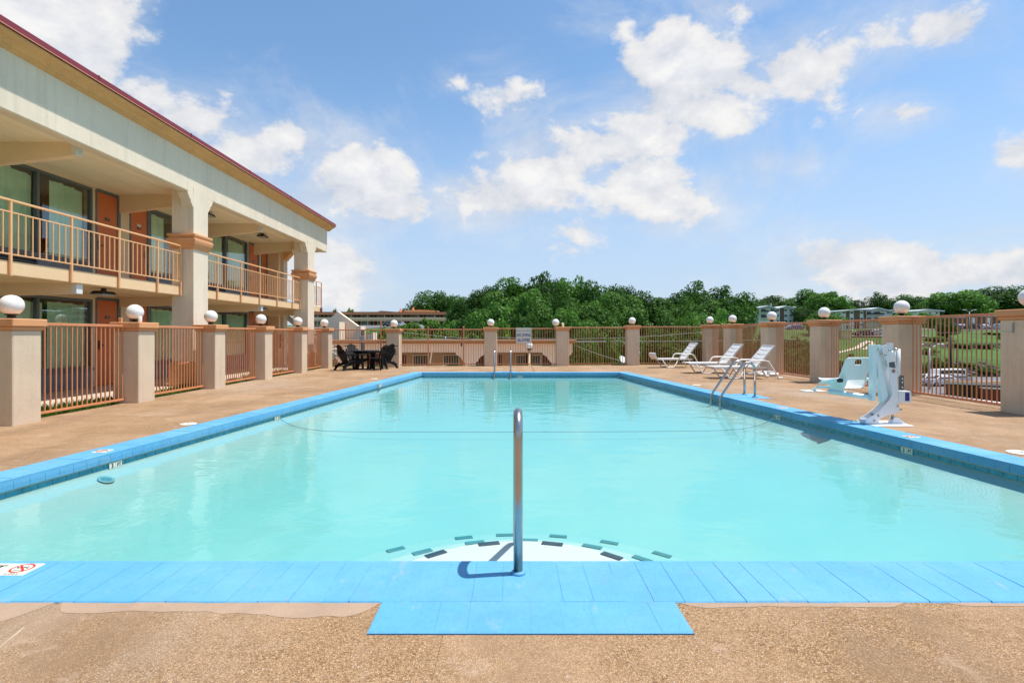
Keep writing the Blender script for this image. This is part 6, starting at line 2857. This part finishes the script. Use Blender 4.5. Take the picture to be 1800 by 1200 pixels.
# ------------------------------------------------------------------ brown shed, container, shop, poles
Y = 56.0
k = Y / 950
sx0 = (1669 - 900) * k
gz = ground_z(sx0 + 3, Y) - .3
sh_ = thing('brown_shed', 'long brown boarded shed with pale sloping roof edge beyond the street side fence', 'shed', (sx0, Y, gz), R(-33))
hr = 1.3 - 82 * k - gz
b = MB()
b.box(.3, 0, -.5, 11, 6, hr - .25)
part('wall', b, M['shed_wall'], sh_)
b = MB()
b.prism([(-.5, hr), (-.5, hr - .24), (6.5, hr - .75), (6.5, hr - .55)], -.2, 11.4, lambda p, q, t_: (t_, p, q))
part('roof', b, M['white_wall'], sh_)
bm_ = MB()
bm_.box(-.105, -.03, 0, .105, .0, hr - .26)
bme = bm_.mesh('board', M['shed_wall'])
for i in range(46):
    obj('board', bme, sh_, (.42 + i * .225, -.001 + rnd.uniform(-.006, .0), 0))
b = MB()
b.box(1.0, -.06, 0, 1.9, -.032, 2.0)
part('door', b, M['black'], sh_)
cz = ground_z(sx0 + 2.2, Y - 4.6)
ct = thing('rust_red_dumpster', 'rust red steel dumpster standing before the brown shed', 'dumpster', (sx0 + 2.3, Y - 4.2, cz), R(-33))
b = MB()
b.prism([(-1.9, 0), (1.9, 0), (2.1, 1.25), (-2.1, 1.25)], -.8, .8, lambda p, q, t_: (p, t_, q))
for q in range(7):
    b.box(-1.8 + q * .58, -.84, .1, -1.72 + q * .58, -.80, 1.15)
part('body', b, M['dumpster'], ct)
b = MB()
b.cbox(-2.12, -.85, 1.251, 2.12, .85, 1.33, .03)
part('lid', b, M['grey_plastic'], ct)
# shop with orange stripe
Y = 62.0
k = Y / 950
gz = ground_z(17, Y)
sp_ = thing('striped_shop', 'low white shop with an orange stripe behind the lone lounger', 'shop', (17.6, Y, gz))
PO = (-17.6, -Y, -gz)
b = MB()
b.box(13.8, Y, gz - .3, 23.2, Y + 8, 1.3 - 36 * k)
part('wall', b, M['white_wall'], sp_, PO)
b = MB()
b.cbox(13.5, Y - .4, 1.3 - 36 * k, 23.5, Y + 8.2, 1.3 - 33.5 * k, .04)
part('roof', b, M['roof_white'], sp_, PO)
b = MB()
b.box(13.8, Y - .05, 1.3 - 48 * k, 23.2, Y - .001, 1.3 - 42 * k)
part('stripe', b, M['orange'], sp_, PO)
for x in (15.2, 17.4, 19.6, 21.8):
    b = MB()
    b.box(x - .8, Y - .05, gz + .8, x + .8, Y - .001, 1.3 - 50 * k)
    part('window', b, M['win_far'], sp_, PO)


def dish(px, py, Y, r_, label, base):
    x, z = (px - 900) * Y / 950, 1.3 + (588 - py) * Y / 950
    t = thing('satellite_dish', label, 'dish', (x, Y, base))
    b = MB()
    b.tube([(0, .05, 0), (0, .05, z - base)], .025, 8)
    part('mast', b, M['galv'], t)
    b = MB()
    b.lathe([(r_, .16 * r_), (r_ * .98, .19 * r_), (r_ * .6, .08 * r_), (.001, .02)], (0, 0, 0), 20)
    d_ = part('reflector', b, M['white'], t, (0, -.02, z - base), (R(62), 0, R(30)))
    b = MB()
    b.bar((0, -r_, .1 * r_), (0, -.2, r_), .03, .03)
    part('feed_arm', b, M['galv'], d_)


dish(1094, 632, 25.6, .19, 'white satellite dish just beyond the far fence, left of a pillar', ground_z(5.2, 25.6))
dish(1183, 617, 61, .5, 'small white satellite dish on the striped shop roof', 1.3 - 33.5 * k)


def pole(px, ytop, Y, r_, label, name='utility_pole', mat='pole', arms=None):
    x = (px - 900) * Y / 950
    z0 = ground_z(x, Y)
    z1_ = 1.3 + (588 - ytop) * Y / 950
    t = thing(name, label, 'pole', (x, Y, z0))
    b = MB()
    b.tube([(0, 0, -.3), (0, 0, z1_ - z0)], r_, 10, rs=[r_, r_ * .75])
    part('post', b, M[mat], t)
    if arms == 'light':
        for s in (-1, 1):
            b = MB()
            b.tube([(0, 0, z1_ - z0 - .1), (s * .9, 0, z1_ - z0 + .45)], .05, 8)
            b.cbox(s * 1.25 - .45, -.18, z1_ - z0 + .38, s * 1.25 + .45, .18, z1_ - z0 + .55, .05)
            part('lamp_arm', b, M[mat], t)
    elif arms == 'cross':
        b = MB()
        b.cbox(-1.3, -.08, z1_ - z0 - .7, 1.3, .08, z1_ - z0 - .5, .02)
        part('crossarm', b, M[mat], t)
        b = MB()
        b.lathe([(.28, 0), (.30, .1), (.30, .8), (.2, .9)], (.45, -.3, z1_ - z0 - 2.2), 12)
        part('transformer', b, M['galv'], t)
    return (x, Y, z1_)


pole(1671, 591, 86, .20, 'dark wooden pole rising over the brown shed, left one')
pole(1683, 612, 86, .18, 'dark wooden pole rising over the brown shed, shorter right one')
pole(1634, 612, 66, .11, 'grey street light pole with two arms behind the pool lift', 'street_light', 'galv', 'light')
p1_ = pole(1508, 527, 185, .22, 'utility pole with crossarm over the second apartment roof', arms='cross')
p2_ = pole(1352, 528, 188, .20, 'thin utility pole behind the first apartment roof', arms='cross')
p3_ = pole(1704, 548, 134, .12, 'thin street light pole before the flat roofed building', 'street_light', 'galv', 'light')


def cable(name, a, c, sag, r_, mat, label):
    b = MB()
    n = 20
    pts_ = []
    for i in range(n + 1):
        s_ = i / n
        pts_.append((a[0] + (c[0] - a[0]) * s_, a[1] + (c[1] - a[1]) * s_, a[2] + (c[2] - a[2]) * s_ - sag * 4 * s_ * (1 - s_)))
    b.tube(pts_, r_, 6)
    tag(part(name, b, M[mat], None), label, 'cable', 'overhead cables beyond the fences')


def pt(px, py, Y): return ((px - 900) * Y / 950, Y, 1.3 + (588 - py) * Y / 950)


cable('overhead_cable', pt(690, 582, 44), pt(1075, 600, 46), .35, .018, 'cable', 'pale cable slanting past the sign above the low wing roof')
cable('overhead_cable', pt(860, 592, 45), pt(1330, 572, 48), .55, .018, 'cable', 'pale cable rising from the sign towards the corner lamp')
cable('overhead_cable', pt(700, 594, 46), pt(1400, 596, 50), .25, .022, 'cable', 'pale cable running level behind the whole far fence')
cable('overhead_cable', pt(1010, 606, 34), pt(1115, 640, 30), .10, .012, 'cable', 'pale cable dropping from the low wing towards the dish')
cable('overhead_cable', p1_, pt(1830, 500, 150), 1.2, .035, 'cable_dark', 'dark cable across the trees from the utility pole to the picture edge')
cable('overhead_cable', (p1_[0] - 1, p1_[1], p1_[2] - .6), pt(1830, 512, 150), 1.6, .035, 'cable_dark', 'lower dark cable across the trees from the utility pole')
cable('overhead_cable', p2_, p1_, 1.4, .035, 'cable_dark', 'dark cable strung between the two utility poles')
cable('overhead_cable', pt(1560, 583, 70), pt(1840, 577, 72), .3, .018, 'cable', 'pale cable level across the hillside lawn')

# ------------------------------------------------------------------ lettering as plain meshes
bpy.context.view_layer.update()
dg = bpy.context.evaluated_depsgraph_get()
fonts = [o for o in sc.objects if o.type == 'FONT']
for o in fonts:
    me = bpy.data.meshes.new_from_object(o.evaluated_get(dg))
    me.name = 'lettering'
    nm = o.name
    par, l_, r_, s_ = o.parent, o.location.copy(), o.rotation_euler.copy(), o.scale.copy()
    bpy.data.objects.remove(o)
    n = obj(nm, me, par, l_, r_)
    n.scale = s_
